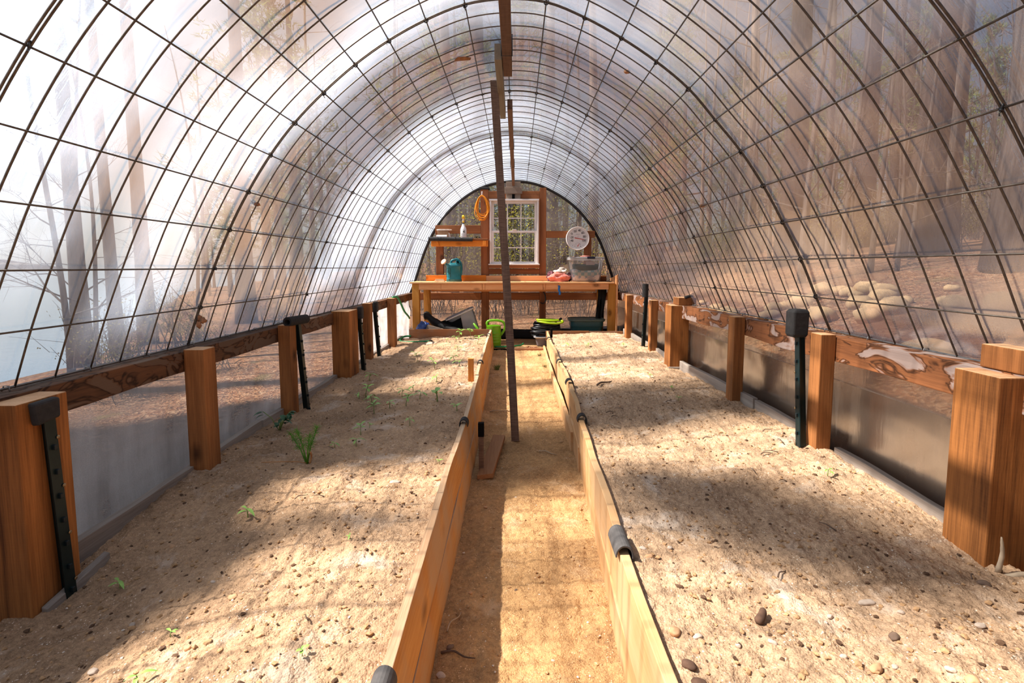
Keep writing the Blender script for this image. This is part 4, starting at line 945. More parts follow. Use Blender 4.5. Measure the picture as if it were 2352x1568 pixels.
b = MB(); b.tube([(.68, 6.90, .40), (.72, 6.93, .45), (.76, 6.95, .485)], .003, 5); o = b.build('wire_stub', M['tie'], smooth=True); tag(o, 'thin dark wire sticking up beside the lime hose', 'wire')
# dark green tub with lid
dx, dy = 1.035, 7.16
t = thing('storage_tub', (dx, dy, ZF), 'dark teal tub with a grimy lid under the right end of the bench', 'storage box')
b = MB(); b.sweep([rr(.175, .12, ZF, 6, 32, dx, dy), rr(.182, .126, ZF+.01, 6, 32, dx, dy), rr(.222, .152, ZF+.24, 6, 32, dx, dy), rr(.230, .158, ZF+.245, 6, 32, dx, dy), rr(.234, .162, ZF+.315, 6, 32, dx, dy), rr(.2, .13, ZF+.316, 6, 32, dx, dy)]); b.build('tub_body', M['darkgreen'], t, smooth=True, sharp=40)
b = MB(); b.sweep([rr(.242, .172, ZF+.318, 6, 32, dx, dy), rr(.256, .184, ZF+.322, 6, 32, dx, dy), rr(.256, .184, ZF+.345, 6, 32, dx, dy), rr(.240, .170, ZF+.352, 6, 32, dx, dy), rr(.215, .15, ZF+.338, 6, 32, dx, dy), rr(.10, .07, ZF+.340, 6, 32, dx, dy)]); b.build('lid', M['darklid'], t, smooth=True, sharp=40)
b = MB(); b.box((dx+.05, dy-.10, ZF+.3405), (dx+.12, dy-.02, ZF+.3425)); b.build('blue_tag', M['bluemark'], t)
# dark cloth by the right legs
b = MB(); b.grid(8, 22, lambda i, j: (lerp(1.215, 1.19, j/21) + i * .017 + .012*math.sin(i*1.9 + j*.25), 7.27 + .012*math.sin(i*2.3) - .04*j/21, lerp(.90, .37, j/21)))
o = b.build('hanging_cloth', M['blacksheet'], smooth=True); o.modifiers.new('t', 'SOLIDIFY').thickness = .006; tag(o, 'dark cloth hanging inside the right bench legs', 'cloth')
b = MB(); b.tube(crom([(.44, 7.47, .80), (.47, 7.46, .74), (.475, 7.46, .67), (.455, 7.46, .625), (.42, 7.46, .62), (.40, 7.46, .64)], 5), .009, 8); o = b.build('hose_hook', M['blackhose'], smooth=True); tag(o, 'loop of thin black tubing on the gable post under the bench', 'tubing')
# left side clutter
t = thing('storage_tote', (-.69, 7.2, ZF), 'cloudy bluish plastic tote lying tilted under the bench', 'storage box')
b = MB(); m3 = Euler((.0, -.42, .15)).to_matrix(); cc = Vector((-.70, 7.22, .33))
def tr_(p): return cc + m3 @ Vector(p)
ring = lambda w, d, z: [tr_((p[0], p[1], z)) for p in rr(w, d, 0, 6, 28, 0, 0)]
b.sweep([ring(.16, .11, -.20), ring(.205, .145, .17), ring(.218, .156, .172), ring(.218, .156, .185), ring(.198, .138, .183), ring(.152, .104, -.192)]); b.build('tub_body', M['bluebox'], t, smooth=True, sharp=40)
b = MB(); b.sweep([ring(.219, .157, .171), ring(.224, .162, .176), ring(.224, .162, .184), ring(.217, .155, .187)], closed=True); b.build('rim', M['whitepaint'], t, smooth=True)
b = MB(); b.hexa([(-.99, 6.985, .09), (-.66, 7.0, .09), (-.66, 7.012, .09), (-.99, 6.997, .09), (-1.02, 7.06, .395), (-.745, 7.08, .49), (-.745, 7.092, .49), (-1.02, 7.072, .395)]); o = b.build('black_sheet_board', M['black'], bevel=.002); tag(o, 'flat black panel leaning on the tilted tote under the bench', 'panel')
b = MB(); b.tube(crom([(-1.26, 7.12, .475), (-1.20, 7.10, .46), (-1.10, 7.06, .385), (-.98, 7.02, .325), (-.85, 6.98, .29), (-.72, 6.95, .26)], 4), [.035, .05, .06, .06, .055, .05, .05, .052, .055, .055, .055, .055, .055, .055, .055, .05, .05, .05, .05, .05, .045], 12); 
for v in b.v: v.x += .010 * noise.noise(v * 14); v.z += .012 * noise.noise(v * 11 + Vector((3, 0, 0)))
o = b.build('plastic_sheet_roll', M['blacksheet'], smooth=True); tag(o, 'rolled black plastic sheet sagging under the left of the bench', 'plastic roll')
b = MB(); b.lump((-1.23, 6.90, .27), .11, 12, 4, (.95, .55, 1.2), .4, 2.0); o = b.build('plastic_bag', M['bluebag'], smooth=True); tag(o, 'blue plastic bag beside the left bench leg', 'bag')
b = MB(); b.hexa([(-1.22, 6.83, .27), (-.98, 6.83, .255), (-.98, 6.85, .255), (-1.22, 6.85, .27), (-1.175, 6.86, .375), (-.955, 6.86, .315), (-.955, 6.88, .315), (-1.175, 6.88, .375)]); o = b.build('wood_offcut', M['greywood0'], bevel=.003); tag(o, 'greyish board offcut behind the far end of the left bed', 'board')
# green garden hose: hangs on the left wall, and a loop on the soil
t = thing('garden_hose', (-1.45, 6.5, .2), 'green garden hose hanging on the last left stud and looping onto the soil', 'hose')
b = MB(); b.tube(crom([(-1.43, 6.02, .80), (-1.42, 6.20, .79), (-1.43, 6.42, .70), (-1.425, 6.60, .58), (-1.415, 6.78, .50), (-1.42, 6.88, .46)], 5), .0125, 10); b.build('hanging_length', M['greenhose'], t, smooth=True)
b = MB(); b.tube(crom([(-1.37, 6.72, .235), (-1.44, 6.70, .235), (-1.475, 6.60, .225), (-1.45, 6.42, .215), (-1.36, 6.33, .215), (-1.22, 6.31, .218), (-1.06, 6.34, .222)], 5), .0125, 10); b.build('loop_on_soil', M['greenhose'], t, smooth=True)
b = MB(); b.tube([(-1.06, 6.34, .222), (-1.02, 6.35, .222)], .014, 10); b.build('hose_end', M['black'], t, smooth=True)
b = MB(); b.tube(crom([(-.24, 6.72, .092), (-.15, 6.70, .094), (-.02, 6.71, .10), (.10, 6.76, .106), (.14, 6.82, .12)], 5), .0115, 10); o = b.build('garden_hose', M['greenhose'], smooth=True); tag(o, 'short length of green hose on the ground in front of the lime can', 'hose')
b = MB(); b.box((.02, 6.635, .045), (.425, 6.665, .085)); o = b.build('step_board', M['bedend'], bevel=.003); tag(o, 'thin board across the far end of the path', 'board')
b = MB(); b.hexa([(-.172, 2.74, -.026), (-.084, 2.77, -.026), (-.030, 3.38, -.012), (-.112, 3.39, -.012), (-.174, 2.74, .002), (-.086, 2.77, .002), (-.030, 3.38, .016), (-.112, 3.39, .016)]); o = b.build('loose_plank', M['plank'], bevel=.003); tag(o, 'short loose plank lying on the path beside the prop', 'plank')
for k in range(9):
    x = .26 + R.gauss(0, .05); y = 6.70 + R.gauss(0, .02); b = MB(); b.lump((x, y, .088), R.uniform(.008, .017), k, 2, (1.4, .8, .6), .6, 2.5); o = b.build('bark_chip', M['terracotta'], smooth=True); tag(o, 'one of the brown bark chips scattered by the grey tub', 'bark chip', 'bark chips by the grey tub')
# ------------------------------------------------------------------ seedlings and weeds
def leafmesh(b, base, d, l, w, droop=.4, fold=.25):
    """one pointed leaf blade starting at base, heading d (unit, horizontal part) """
    d = Vector(d).normalized(); s = d.cross(Vector((0, 0, 1))).normalized(); n = 5; L_, C_, R_ = [], [], []
    for k in range(n + 1):
        t = k / n; ww = w * math.sin(PI * min(1, t * .93 + .06)) ** .8
        c = Vector(base) + d * (l * t) + Vector((0, 0, -droop * l * t * t)); C_.append(c); L_.append(c - s * ww + Vector((0, 0, ww * fold))); R_.append(c + s * ww + Vector((0, 0, ww * fold)))
    b.sweepstrip(L_, C_, R_)
def sweepstrip(s, *cols):
    o = len(s.v); m = len(cols); n = len(cols[0])
    for i in range(n):
        for c in cols: s.v.append(c[i])
    for i in range(n - 1):
        for k in range(m - 1): a = o + i*m + k; s.f.append((a, a+1, a+m+1, a+m))
MB.sweepstrip = sweepstrip
def seedling(seed, h, nl, ll, lw):
    r = random.Random(seed); t = thing('seedling', (0, 0, 0), '', 'seedling'); b = MB(); tx_, ty_ = r.uniform(-.2, .2) * h, r.uniform(-.2, .2) * h
    b.tube([(0, 0, -.01), (tx_*.3, ty_*.3, h*.5), (tx_, ty_, h)], [.0022, .0018, .0014], 6); b.build('stem', M['stem'], t, smooth=True)
    a0 = r.uniform(0, 6)
    for k in range(nl):
        q = 1 - .38 * (k // 2) / max(1, nl / 2); a = a0 + PI * (k % 2) + (k // 2) * 1.35 + r.uniform(-.3, .3); e = r.uniform(.15, .8)
        c = MB(); leafmesh(c, (tx_*q, ty_*q, h*q), (math.cos(a), math.sin(a), e), ll * r.uniform(.7, 1.15), lw * r.uniform(.8, 1.1), r.uniform(.2, .55)); c.build('leaf', M['leaf'], t, smooth=True)
    return t
protos = [seedling(1, .045, 4, .055, .0075), seedling(2, .06, 6, .05, .0085), seedling(3, .03, 3, .045, .006), seedling(4, .095, 9, .060, .012), seedling(5, .03, 4, .032, .010)]
used = [False] * 5
def put(k, x, y, z, s, label, group=None):
    o = protos[k] if not used[k] else copy_tree(protos[k]); used[k] = True
    o.location = (x, y, z); o.rotation_euler = (0, 0, R.uniform(0, 6.28)); o.scale = (s * 1.22,) * 3; tag(o, label, 'seedling', group); return o
SL = [(-1.182,4.15),(-1.073,3.675),(-1.106,3.637),(-.953,3.435),(-.876,3.205),(-.802,3.316),(-.793,3.637),(-.694,3.316),(-.731,3.74),(-.635,3.492)]
for i, (x, y) in enumerate(SL):
    put(i % 3, x, y, soil_left(x, y), R.uniform(.95, 1.3), 'one of the narrow-leaved seedlings clustered in the middle of the left bed', 'seedlings clustered mid left bed')
for i, (x, y) in enumerate([(-.699,4.559),(-.487,4.658),(-.556,4.849),(-.929,4.938),(-.597,5.496),(-.688,6.1),(-.414,5.921),(-.80,6.05)]):
    put((i + 1) % 3, x, y, soil_left(x, y), R.uniform(1.1, 1.4), 'one of the small seedlings scattered in the far third of the left bed', 'seedlings in the far left bed')
for i, (x, y) in enumerate([(-.578,2.903),(-.803,2.855),(-.823,2.75),(-.80,2.598),(-.912,2.598)]):
    put((i * 2) % 3, x, y, soil_left(x, y), .75, 'one of the small sprouts in the shade between the fennel and the left board', 'sprouts in the shaded left bed')
put(3, -.541, 6.45, soil_left(-.541, 6.45), 1.0, 'tallest leafy seedling, close to the end board of the left bed')
put(1, -.69, 6.38, soil_left(-.69, 6.38), 1.6, 'upright seedling left of the tallest one at the far end of the left bed')
put(4, -.493, 3.391, soil_left(-.493, 3.391), 1.9, 'broad-leaved green seedling alone right of the cluster in the left bed')
put(4, -.335, 3.185, soil_left(-.335, 3.185), 1.1, 'yellow-green seedling near the left board by the black pipe clip')
put(2, -.592, 3.979, soil_left(-.592, 3.979), 1.3, 'thin seedling standing in the lit patch near the orange stake')
put(4, -.32, 2.34, soil_left(-.32, 2.34), .5, 'tiny bright sprout beside the left board, near two pebbles')
put(2, -.993, 1.883, soil_left(-.993, 1.883), 1.0, 'curved green sprout alone in the near part of the left bed')
put(2, -1.242, 1.561, soil_left(-1.242, 1.561), .8, 'sprout in the shade near the foot of the big left post')
put(2, -.868, 1.258, soil_left(-.868, 1.258), .5, 'short sprout with an orange base at the sunlit lower left')
put(2, -.827, 1.09, soil_left(-.827, 1.09), .7, 'pale sprout at the bottom edge of the left bed')
put(4, -.461, 1.126, soil_left(-.461, 1.126), .45, 'yellowish sprout at the bottom of the left bed near the board')
put(2, -.522, 1.66, soil_left(-.522, 1.66), .4, 'tiny sprout in the sunlit near left bed')
for i, (x, y) in enumerate([(.60,5.60),(.864,5.66),(.813,5.5),(1.203,5.4)]):
    put((0, 4, 2, 4)[i], x, y, soil_right(x, y), .9, 'one of the small sprouts at the far end of the right bed', 'sprouts in the far right bed')
for i, (x, y) in enumerate([(1.141,3.49),(1.103,3.228),(1.137,4.044)]):
    put(4, x, y, soil_right(x, y), .65, 'one of the low sprouts near the right wall between the two thick posts', 'low sprouts by the right wall')
put(2, 1.314, 1.987, soil_right(1.314, 1.987), .75, 'single green sprout near the right sill board')
# feathery fennel
t = thing('fennel_plant', (-.979, 2.403, soil_left(-.979, 2.403)), 'feathery green fennel plant in the shaded left bed', 'plant'); z0 = soil_left(-.979, 2.403)
b = MB(); stems = []
for k, (dx_, dy_, h) in enumerate(((-.05, .02, .15), (.02, -.01, .13), (-.10, .06, .12), (.04, .03, .16))):
    p = [(-.979, 2.403, z0 - .01), (-.979 + dx_*.4, 2.403 + dy_*.4, z0 + h*.5), (-.979 + dx_, 2.403 + dy_, z0 + h)]; b.tube(p, [.004, .003, .0018], 6); stems.append(p)
b.build('stem', M['fennel'], t, smooth=True)
for k, p in enumerate(stems):
    b = MB(); rr_ = random.Random(k)
    for q in range(85):
        s_ = rr_.uniform(.25, 1.15); c = Vector(p[1]).lerp(Vector(p[2]), (s_ - .25) * 1.3) if s_ > .25 else Vector(p[1])
        d = Vector((rr_.gauss(0, 1), rr_.gauss(0, 1), rr_.gauss(.4, .8))).normalized(); l = rr_.uniform(.015, .04); b.tube([c, c + d*l*.5 + Vector((0,0,.002)), c + d*l], [.0010, .0008, .0004], 3, cap=False)
    o = b.build('frond', M['fennel'], t)
b = MB(); b.tube(crom([(-.979, 2.403, z0), (-1.03, 2.37, z0 + .02), (-1.12, 2.36, z0 + .022), (-1.19, 2.38, z0 + .012)], 4), .0022, 5); b.build('dry_stem', M['drystem'], t, smooth=True)
b = MB(); b.tube(crom([(-.965, 2.40, z0), (-.96, 2.41, z0 + .03), (-.955, 2.39, z0 + .06)], 4), .005, 5); b.build('dry_stem', M['drystem'], t, smooth=True)
# dark weed under the left wall
t = thing('weed', (-1.36, 2.93, soil_left(-1.36, 2.93)), 'dark leafy weed growing at the foot of the left wall', 'plant'); z0 = soil_left(-1.36, 2.93); rr_ = random.Random(4)
b = MB()
tips = []
for k in range(9):
    a = rr_.uniform(0, 6.28); q = rr_.uniform(.03, .11); tip = Vector((-1.36 + math.cos(a) * q, 2.93 + math.sin(a) * q, z0 + rr_.uniform(.02, .15))); tips.append((tip, a)); b.tube([(-1.36, 2.93, z0 - .01), Vector((-1.36, 2.93, z0)).lerp(tip, .5) + Vector((0, 0, .02)), tip], .0022, 5)
b.build('stem', M['stem'], t, smooth=True)
for tip, a in tips:
    for q in range(3):
        c = MB(); aa = a + rr_.uniform(-1.2, 1.2); leafmesh(c, tip - Vector((0, 0, .01 * q)), (math.cos(aa), math.sin(aa), rr_.uniform(-.1, .6)), rr_.uniform(.03, .055), rr_.uniform(.010, .016), .4); c.build('leaf', M['leafdark'], t, smooth=True)
for x, y, n, h, lab in ((-.17, 5.45, 70, .07, 'dark grass tuft on the path against the left bed board'), (.33, 6.2, 26, .035, 'thin grass tuft near the far right end of the path'), (.36, 5.6, 26, .035, 'thin grass tuft beside the right board at mid path')):
    b = MB(); z0 = path_z(x, y)
    for k in range(n):
        a = R.uniform(0, 6.28); q = R.uniform(0, .025); l = R.uniform(.5, 1) * h; bx_, by_ = x + math.cos(a) * q, y + math.sin(a) * q
        b.tube([(bx_, by_, z0 - .004), (bx_ + math.cos(a) * l * .2, by_ + math.sin(a) * l * .2, z0 + l * .6), (bx_ + math.cos(a) * l * .5, by_ + math.sin(a) * l * .5, z0 + l)], [.0015, .0012, .0004], 3, cap=False)
    tag(b.build('grass_tuft', M['grass']), lab, 'grass')

# ------------------------------------------------------------------ stones, sticks
def stone(x, y, z, s, mat, label, group=None, sq=None, sub=3, name='pebble'):
    b = MB(); b.lump((x, y, z + s * .22), s, R.randint(0, 999), sub, sq or (R.uniform(.9, 1.4), R.uniform(.7, 1.0), R.uniform(.5, .75)), .28, 1.3)
    a = R.uniform(-.6, .6); m_ = Matrix.Rotation(a, 3, 'Z'); c = Vector((x, y, 0)); b.v = [c + m_ @ (v - c) for v in b.v]
    return tag(b.build(name, M[mat], smooth=True), label, 'stone', group)
stone(-.48, 2.129, soil_left(-.48, 2.129), .016, 'stone', 'larger pale pebble in the middle of the left bed', sq=(1.5, .9, .6))
stone(-.304, 2.156, soil_left(-.304, 2.156), .014, 'stonewarm', 'round tan pebble beside the left bed board')
for x, y, s in ((-.775,1.39,.012),(-.998,1.166,.011),(-.781,1.195,.009),(-1.05,1.36,.008),(-.6,1.2,.007),(-.55,1.42,.008),(-.9,1.5,.007),(-1.2,1.75,.010),(-.42,1.3,.006),(-1.12,1.05,.012)):
    stone(x, y, soil_left(x, y), s, R.choice(('stone', 'stone', 'stonewarm')), 'one of the small pebbles in the near part of the left bed', 'pebbles in the near left bed')
for x, y, s in ((-.159,1.486,.010),(-.172,1.377,.012),(-.092,1.468,.006),(-.106,2.414,.008),(.047,1.784,.006),(.16,1.441,.006),(-.05,1.2,.007),(.1,1.25,.006),(-.12,1.75,.007)):
    stone(x, y, path_z(x, y), s, R.choice(('stone', 'stonedark', 'stonewarm')), 'one of the small stones lying on the path', 'stones on the path')
for x, y, s in ((.469,1.523,.010),(.459,1.566,.009),(.549,1.574,.009),(.446,1.70,.006),(.492,1.894,.006),(.447,1.19,.014),(.498,1.174,.010),(.475,1.125,.009)):
    stone(x, y, soil_right(x, y), s, R.choice(('stone', 'stone', 'stonewarm')), 'one of the pale pebbles along the right board near the pipe piece', 'pebbles along the right board')
for x, y, s in ((.666,1.142,.008),(.859,1.062,.014),(.807,1.096,.008),(1.197,1.177,.010),(1.039,1.227,.008),(1.027,1.01,.014),(.583,1.142,.007),(.861,1.233,.007),(1.009,1.042,.010),(.907,1.07,.008),(.75,1.3,.006),(.62,1.02,.008)):
    stone(x, y, soil_right(x, y), s, R.choice(('stone', 'stonewarm', 'stone')), 'one of the pale pebbles in the sunlit near part of the right bed', 'pebbles in the near right bed')
stone(.991, 1.284, soil_right(.991, 1.284), .013, 'stone', 'long white pebble in the shadow streak of the right bed', sq=(1.7, .8, .5))
stone(.969, 1.156, soil_right(.969, 1.156), .012, 'stonedark', 'dark brown clod in the shadow streak of the right bed')
stone(1.345, 1.328, soil_right(1.345, 1.328), .013, 'stonedark', 'brown stone near the foot of the right orange post')
for x, y in ((.445,1.083),(.45,1.03)): stone(x, y, soil_right(x, y), .015, 'rockbark', 'one of the two dark lumps by the right board at the bottom', 'dark lumps by the right board', name='bark_lump')
b = MB(); z = soil_right(.685, 1.232); b.tube(crom([(.663, 1.212, z + .012), (.675, 1.222, z + .016), (.69, 1.24, z + .018), (.698, 1.256, z + .014)], 3), [.007, .011, .012, .012, .011, .010, .010, .009, .009, .006], 8)
tag(b.build('pine_cone_stub', M['rockbark'], smooth=True), 'thick brown stub lying on the right bed', 'stub'); bpy.data.objects['pine_cone_stub'].name = 'wood_stub'
def stick(x, y, l, a, r_, mat, lab, grp=None, hf=soil_right, arch=.008):
    z = hf(x, y) + .006; d = Vector((math.cos(a), math.sin(a), 0)); n = Vector((-d.y, d.x, 0)); c = Vector((x, y, z))
    pts = crom([c - d*l*.5 + Vector((0,0,.002)), c - d*l*.15 + n*l*.06 + Vector((0,0,arch)), c + d*l*.2 - n*l*.05 + Vector((0,0,arch*.6)), c + d*l*.5 + Vector((0,0,.001))], 3)
    b = MB(); b.tube(pts, [lerp(r_, r_*.45, k/(len(pts)-1)) for k in range(len(pts))], 6); return tag(b.build('twig', M[mat], smooth=True), lab, 'twig', grp)
stick(.72, 3.80, .18, .75, .008, 'twig', 'thick dark twig on the right bed near the third pipe clip')
stick(.60, 2.84, .12, 2.3, .003, 'paledtwig', 'thin pale twig on the right bed near the second pipe clip')
stick(-.10, 4.0, .14, .2, .004, 'paledtwig', 'pale twig across the path behind the prop', hf=path_z)
stick(.25, 3.15, .13, -.5, .004, 'paledtwig', 'pale twig on the lit path right of the prop', hf=path_z)
stick(-.16, 1.6, .10, 1.2, .003, 'paledtwig', 'thin straw in the shaded side of the near path', hf=path_z)
stick(-.13, 1.45, .11, -.2, .004, 'twig', 'brown twig on the shaded near path', hf=path_z)
for k in range(14):
    x, y = R.uniform(.55, 1.35), R.uniform(1.15, 3.2); stick(x, y, R.uniform(.03, .07), R.uniform(0, 3), .0025, 'twig', 'one of the thin dark twigs strewn over the near right bed', 'thin twigs on the right bed')
for k in range(8):
    x, y = R.uniform(-1.2, -.4), R.uniform(1.2, 3.6); stick(x, y, R.uniform(.03, .06), R.uniform(0, 3), .002, 'twig', 'one of the thin dark twigs strewn over the left bed', 'thin twigs on the left bed', soil_left)
b = MB(); b.tube(crom([(1.436, 1.385, .29), (1.438, 1.378, .345), (1.430, 1.372, .38), (1.424, 1.37, .405)], 3), [.007, .007, .006, .006, .005, .005, .004, .004, .003, .002], 7)
tag(b.build('twig', M['paledtwig'], smooth=True), 'pale twig standing upright against the front of the near right post', 'twig')
b = MB(); b.tube(crom([(1.44, 1.37, .285), (1.50, 1.36, .30), (1.58, 1.34, .30), (1.66, 1.33, .29)], 3), .008, 7); tag(b.build('twig', M['paledtwig'], smooth=True), 'thick pale root lying at the foot of the near right post', 'twig')
# dry leaves caught in the mesh
def dryleaf(c, n, s, lab):
    b = MB()
    for k in range(n): b.lump((c[0] + R.gauss(0, s*.3), c[1] + R.gauss(0, s*.3), c[2] - k * s * .35), s * R.uniform(.35, .6), k + 5, 2, (1, .5, 1.1), .8, 2.4)
    tag(b.build('dry_leaf', M['terracotta'], smooth=True), lab, 'dry leaf')
dryleaf(tuple(prof(3, 2.46, -.02)), 4, .030, 'dry brown leaf cluster hanging on the left mesh')
b = MB(); b.sweepstrip([Vector((-.30, 2.93, 2.31)), Vector((-.27, 2.96, 2.325)), Vector((-.22, 3.0, 2.345))], [Vector((-.29, 2.90, 2.31)), Vector((-.25, 2.93, 2.318)), Vector((-.215, 2.985, 2.34))], [Vector((-.275, 2.885, 2.315)), Vector((-.235, 2.92, 2.33)), Vector((-.21, 2.97, 2.345))])
o = b.build('dry_leaf', M['terracotta'], smooth=True); o.modifiers.new('t', 'SOLIDIFY').thickness = .003; tag(o, 'torn brown leaf on the mesh overhead, left of the ridge boards', 'dry leaf')
for x_i, y, lab in ((15, 2.60, 'little brown leaf scrap on the left film above the cluster seam'), (62, 2.75, 'brown leaf scrap on the overhead film right of the ridge'), (80, 3.3, 'brown leaf scrap on the right film')):
    p = prof(x_i, y, .004); b = MB(); b.lump(p, .014, x_i, 2, (1.2, 1, .7), .7, 2); tag(b.build('leaf_scrap', M['terracotta'], smooth=True), lab, 'dry leaf')

# ------------------------------------------------------------------ the land outside
def land(x, y):
    tl = max(0.0, -x - 1.65); tr_ = max(0.0, x - 1.65)
    zl_ = .10 - .045 * tl - .0012 * tl * tl - 1.2 * sstep(0, 2.5, -x - max(5.5, .62 * y + 1.0))
    zr_ = .26 + .50 * (1 - math.exp(-tr_ / 1.3)) + .105 * tr_
    k = sstep(-1.7, 1.8, x); z = lerp(zl_, zr_, k)
    z += .03 * max(0, y - 8) * (1 - .5 * k)
    z += .10 * fbm(x * .25, y * .25, 4, 4) * sstep(1.7, 3.5, abs(x) + max(0, y - 7.7)) + .02 * fbm(x * 1.7, y * 1.7, 7, 3)
    if abs(x) < 1.6 and -3 < y < 7.6: z = -.2
    return z
def axis(vals):
    out = []
    for (a, b_, s) in vals:
        n = max(1, round((b_ - a) / s)); out += [a + (b_ - a) * k / n for k in range(n)]
    return out + [vals[-1][1]]
xs = axis([(-40, -12, 2), (-12, -4, .6), (-4, -1.62, .2), (-1.62, -1.59, .03), (-1.59, 1.59, .8), (1.59, 1.62, .03), (1.62, 6, .2), (6, 16, .5), (16, 60, 2.2)])
ys = axis([(-14, -3.02, 1.2), (-3.02, 7.58, .25), (7.58, 7.66, .08), (7.66, 14, .3), (14, 30, 1), (30, 90, 4)])
b = MB(); b.grid(len(xs), len(ys), lambda i, j: (xs[i], ys[j], land(xs[i], ys[j])))
struct(b.build('ground', M['litter'], loc=(0, 0, 0), smooth=True))
b = MB(); b.grid(2, 2, lambda i, j: ((-260, -6)[i], (-160, 200)[j], -.62)); struct(b.build('lake', M['water'], loc=(0, 0, 0)))
b = MB(); b.grid(50, 6, lambda i, j: (-225 - 14 * j, lerp(-200, 260, i/49), -1.3 + (0, 3.2, 4.4, 5.0, 5.4, 3)[j] * (1 + .5 * fbm(i * .4, j * .7, 2, 3)))); struct(b.build('hills', M['barkdark'], loc=(0, 0, 0), smooth=True))
# stones on the slope
for k in range(34):
    x = 3.3 + R.gauss(0, .5); y = 5.0 + R.gauss(0, .75)
    if x < 2.1: x = 2.1 + R.random() * .4
    s = R.uniform(.05, .12); b = MB(); b.lump((x, y, land(x, y) + s * .45), s, k, 2, (1.2, 1, .75), .3, 1.4); tag(b.build('field_stone', M['boulder'], smooth=True), 'one of the field stones heaped on the slope outside the right wall', 'stone', 'field stones heaped outside the right wall')
b = MB(); b.lump((2.45, 2.92, land(2.45, 2.92) + .06), .13, 77, 3, (1.15, 1.0, .8), .25, 1.2); tag(b.build('boulder', M['boulder'], smooth=True), 'single large pale boulder outside the right wall near the right post', 'stone')

# ------------------------------------------------------------------ trees
def tree(seed, h, r0, limbs=18, sub=5, twn=3, lean=(0, 0), low=.3, curve=.25, trunkn=10):
    r = random.Random(seed); tm, wm, tips = MB(), MB(), []; path = []; ph = r.uniform(0, 6)
    for k in range(11):
        t = k / 10; path.append(Vector((lean[0]*h*t + curve * math.sin(t*3 + ph) * t, lean[1]*h*t + curve * math.cos(t*2.4 + ph) * t, h*t)))
    path[0].z = -.25
    rad = [r0 * (1 + .45 * math.exp(-k * 2.2)) * (1 - .85 * k / 10) for k in range(11)]
    tm.tube(path, rad, trunkn)
    def at(t):
        q = t * 10; i = min(9, int(q)); return path[i].lerp(path[i+1], q - i), lerp(rad[i], rad[i+1], q - i)
    for k in range(limbs):
        t = lerp(low, .98, (k + r.random() * .6) / limbs); p, rr0 = at(t); a = r.uniform(0, 2*PI); up = r.uniform(.1, .75); l = h * r.uniform(.10, .24) * (1.25 - t)
        d = Vector((math.cos(a), math.sin(a), up)).normalized(); pts = [p]
        for q in range(4):
            d = (d + Vector((r.gauss(0, .16), r.gauss(0, .16), r.gauss(.05, .13)))).normalized(); pts.append(pts[-1] + d * l / 4)
        rl = rr0 * r.uniform(.22, .42); tm.tube(pts, [rl, rl*.8, rl*.6, rl*.4, rl*.2], 5, cap=False)
        for s_ in range(sub):
            q = r.uniform(.25, 1); i = min(3, int(q*4)); c = pts[i].lerp(pts[i+1], q*4 - i); d2 = (d + Vector((r.gauss(0, .6), r.gauss(0, .6), r.gauss(.1, .4)))).normalized(); l2 = l * r.uniform(.2, .5)
            e = c + d2*l2*.5 + Vector((r.gauss(0, .03), r.gauss(0, .03), 0)); f_ = c + d2*l2; wm.tube([c, e, f_], [rl*.28, rl*.2, rl*.08], 3, cap=False); tips.append((f_, d2))
            for w_ in range(twn):
                cc = c.lerp(f_, r.uniform(.3, 1)); d3 = (d2 + Vector((r.gauss(0, .7), r.gauss(0, .7), r.gauss(.1, .5)))).normalized(); l3 = l2 * r.uniform(.3, .7); wm.tube([cc, cc + d3*l3], [rl*.12, rl*.05], 3, cap=False); tips.append((cc + d3*l3, d3))
    return tm, wm, tips
def needles(tips, seed, n, ln):
    r = random.Random(seed); b = MB()
    for p, d in tips:
        for k in range(n):
            q = (d + Vector((r.gauss(0, .9), r.gauss(0, .9), r.gauss(.1, .7)))).normalized(); s = q.orthogonal().normalized() * ln * .10; c = p + Vector((r.gauss(0, .10), r.gauss(0, .10), r.gauss(0, .07)))
            b.add([c - s, c + s, c + q * ln * r.uniform(.6, 1.2)], [(0, 1, 2)])
    return b
TP = {}
def proto(key, bark, pine=0, **kw):
    tm, wm, tips = tree(**kw); o = tm.build('tree', bark, loc=(0, 0, 0), smooth=True); w = wm.build('branches', M['twigs'], o)
    if pine: needles(tips, kw['seed'], pine, .30).build('foliage', M['needles'], o)
    TP[key] = [o, False]
proto('a', M['bark'], seed=11, h=15, r0=.17, limbs=20); proto('b', M['barktan'], seed=12, h=13, r0=.12, limbs=18, lean=(.03, .02)); proto('c', M['barkdark'], seed=13, h=18, r0=.26, limbs=20, low=.35)
proto('d', M['barktan'], seed=14, h=9, r0=.06, limbs=16, sub=6, low=.2, curve=.4); proto('p', M['barkdark'], 7, seed=15, h=17, r0=.2, limbs=26, sub=5, twn=2, low=.22); proto('q', M['bark'], 7, seed=16, h=10, r0=.11, limbs=24, sub=5, twn=2, low=.15)
proto('y', M['bark'], seed=17, h=5.5, r0=.035, limbs=18, sub=6, low=.12, curve=.3)
def plant(key, x, y, s, label, group=None, rz=None, z=None):
    o, u = TP[key]; c = o if not u else copy_tree(o); TP[key][1] = True
    c.location = (x, y, (land(x, y) if z is None else z)); c.rotation_euler = (0, 0, R.uniform(0, 6.28) if rz is None else rz); c.scale = (s, s, s); c.name = 'tree'
    return tag(c, label, 'tree', group)
def special(x, y, h, r0, lean, mat, seed, label, **kw):
    tm, wm, tips = tree(seed, h, r0, lean=lean, **kw); o = tm.build('tree', M[mat], loc=(0, 0, 0), smooth=True); wm.build('branches', M['twigs'], o); o.location = (x, y, land(x, y)); return tag(o, label, 'tree')
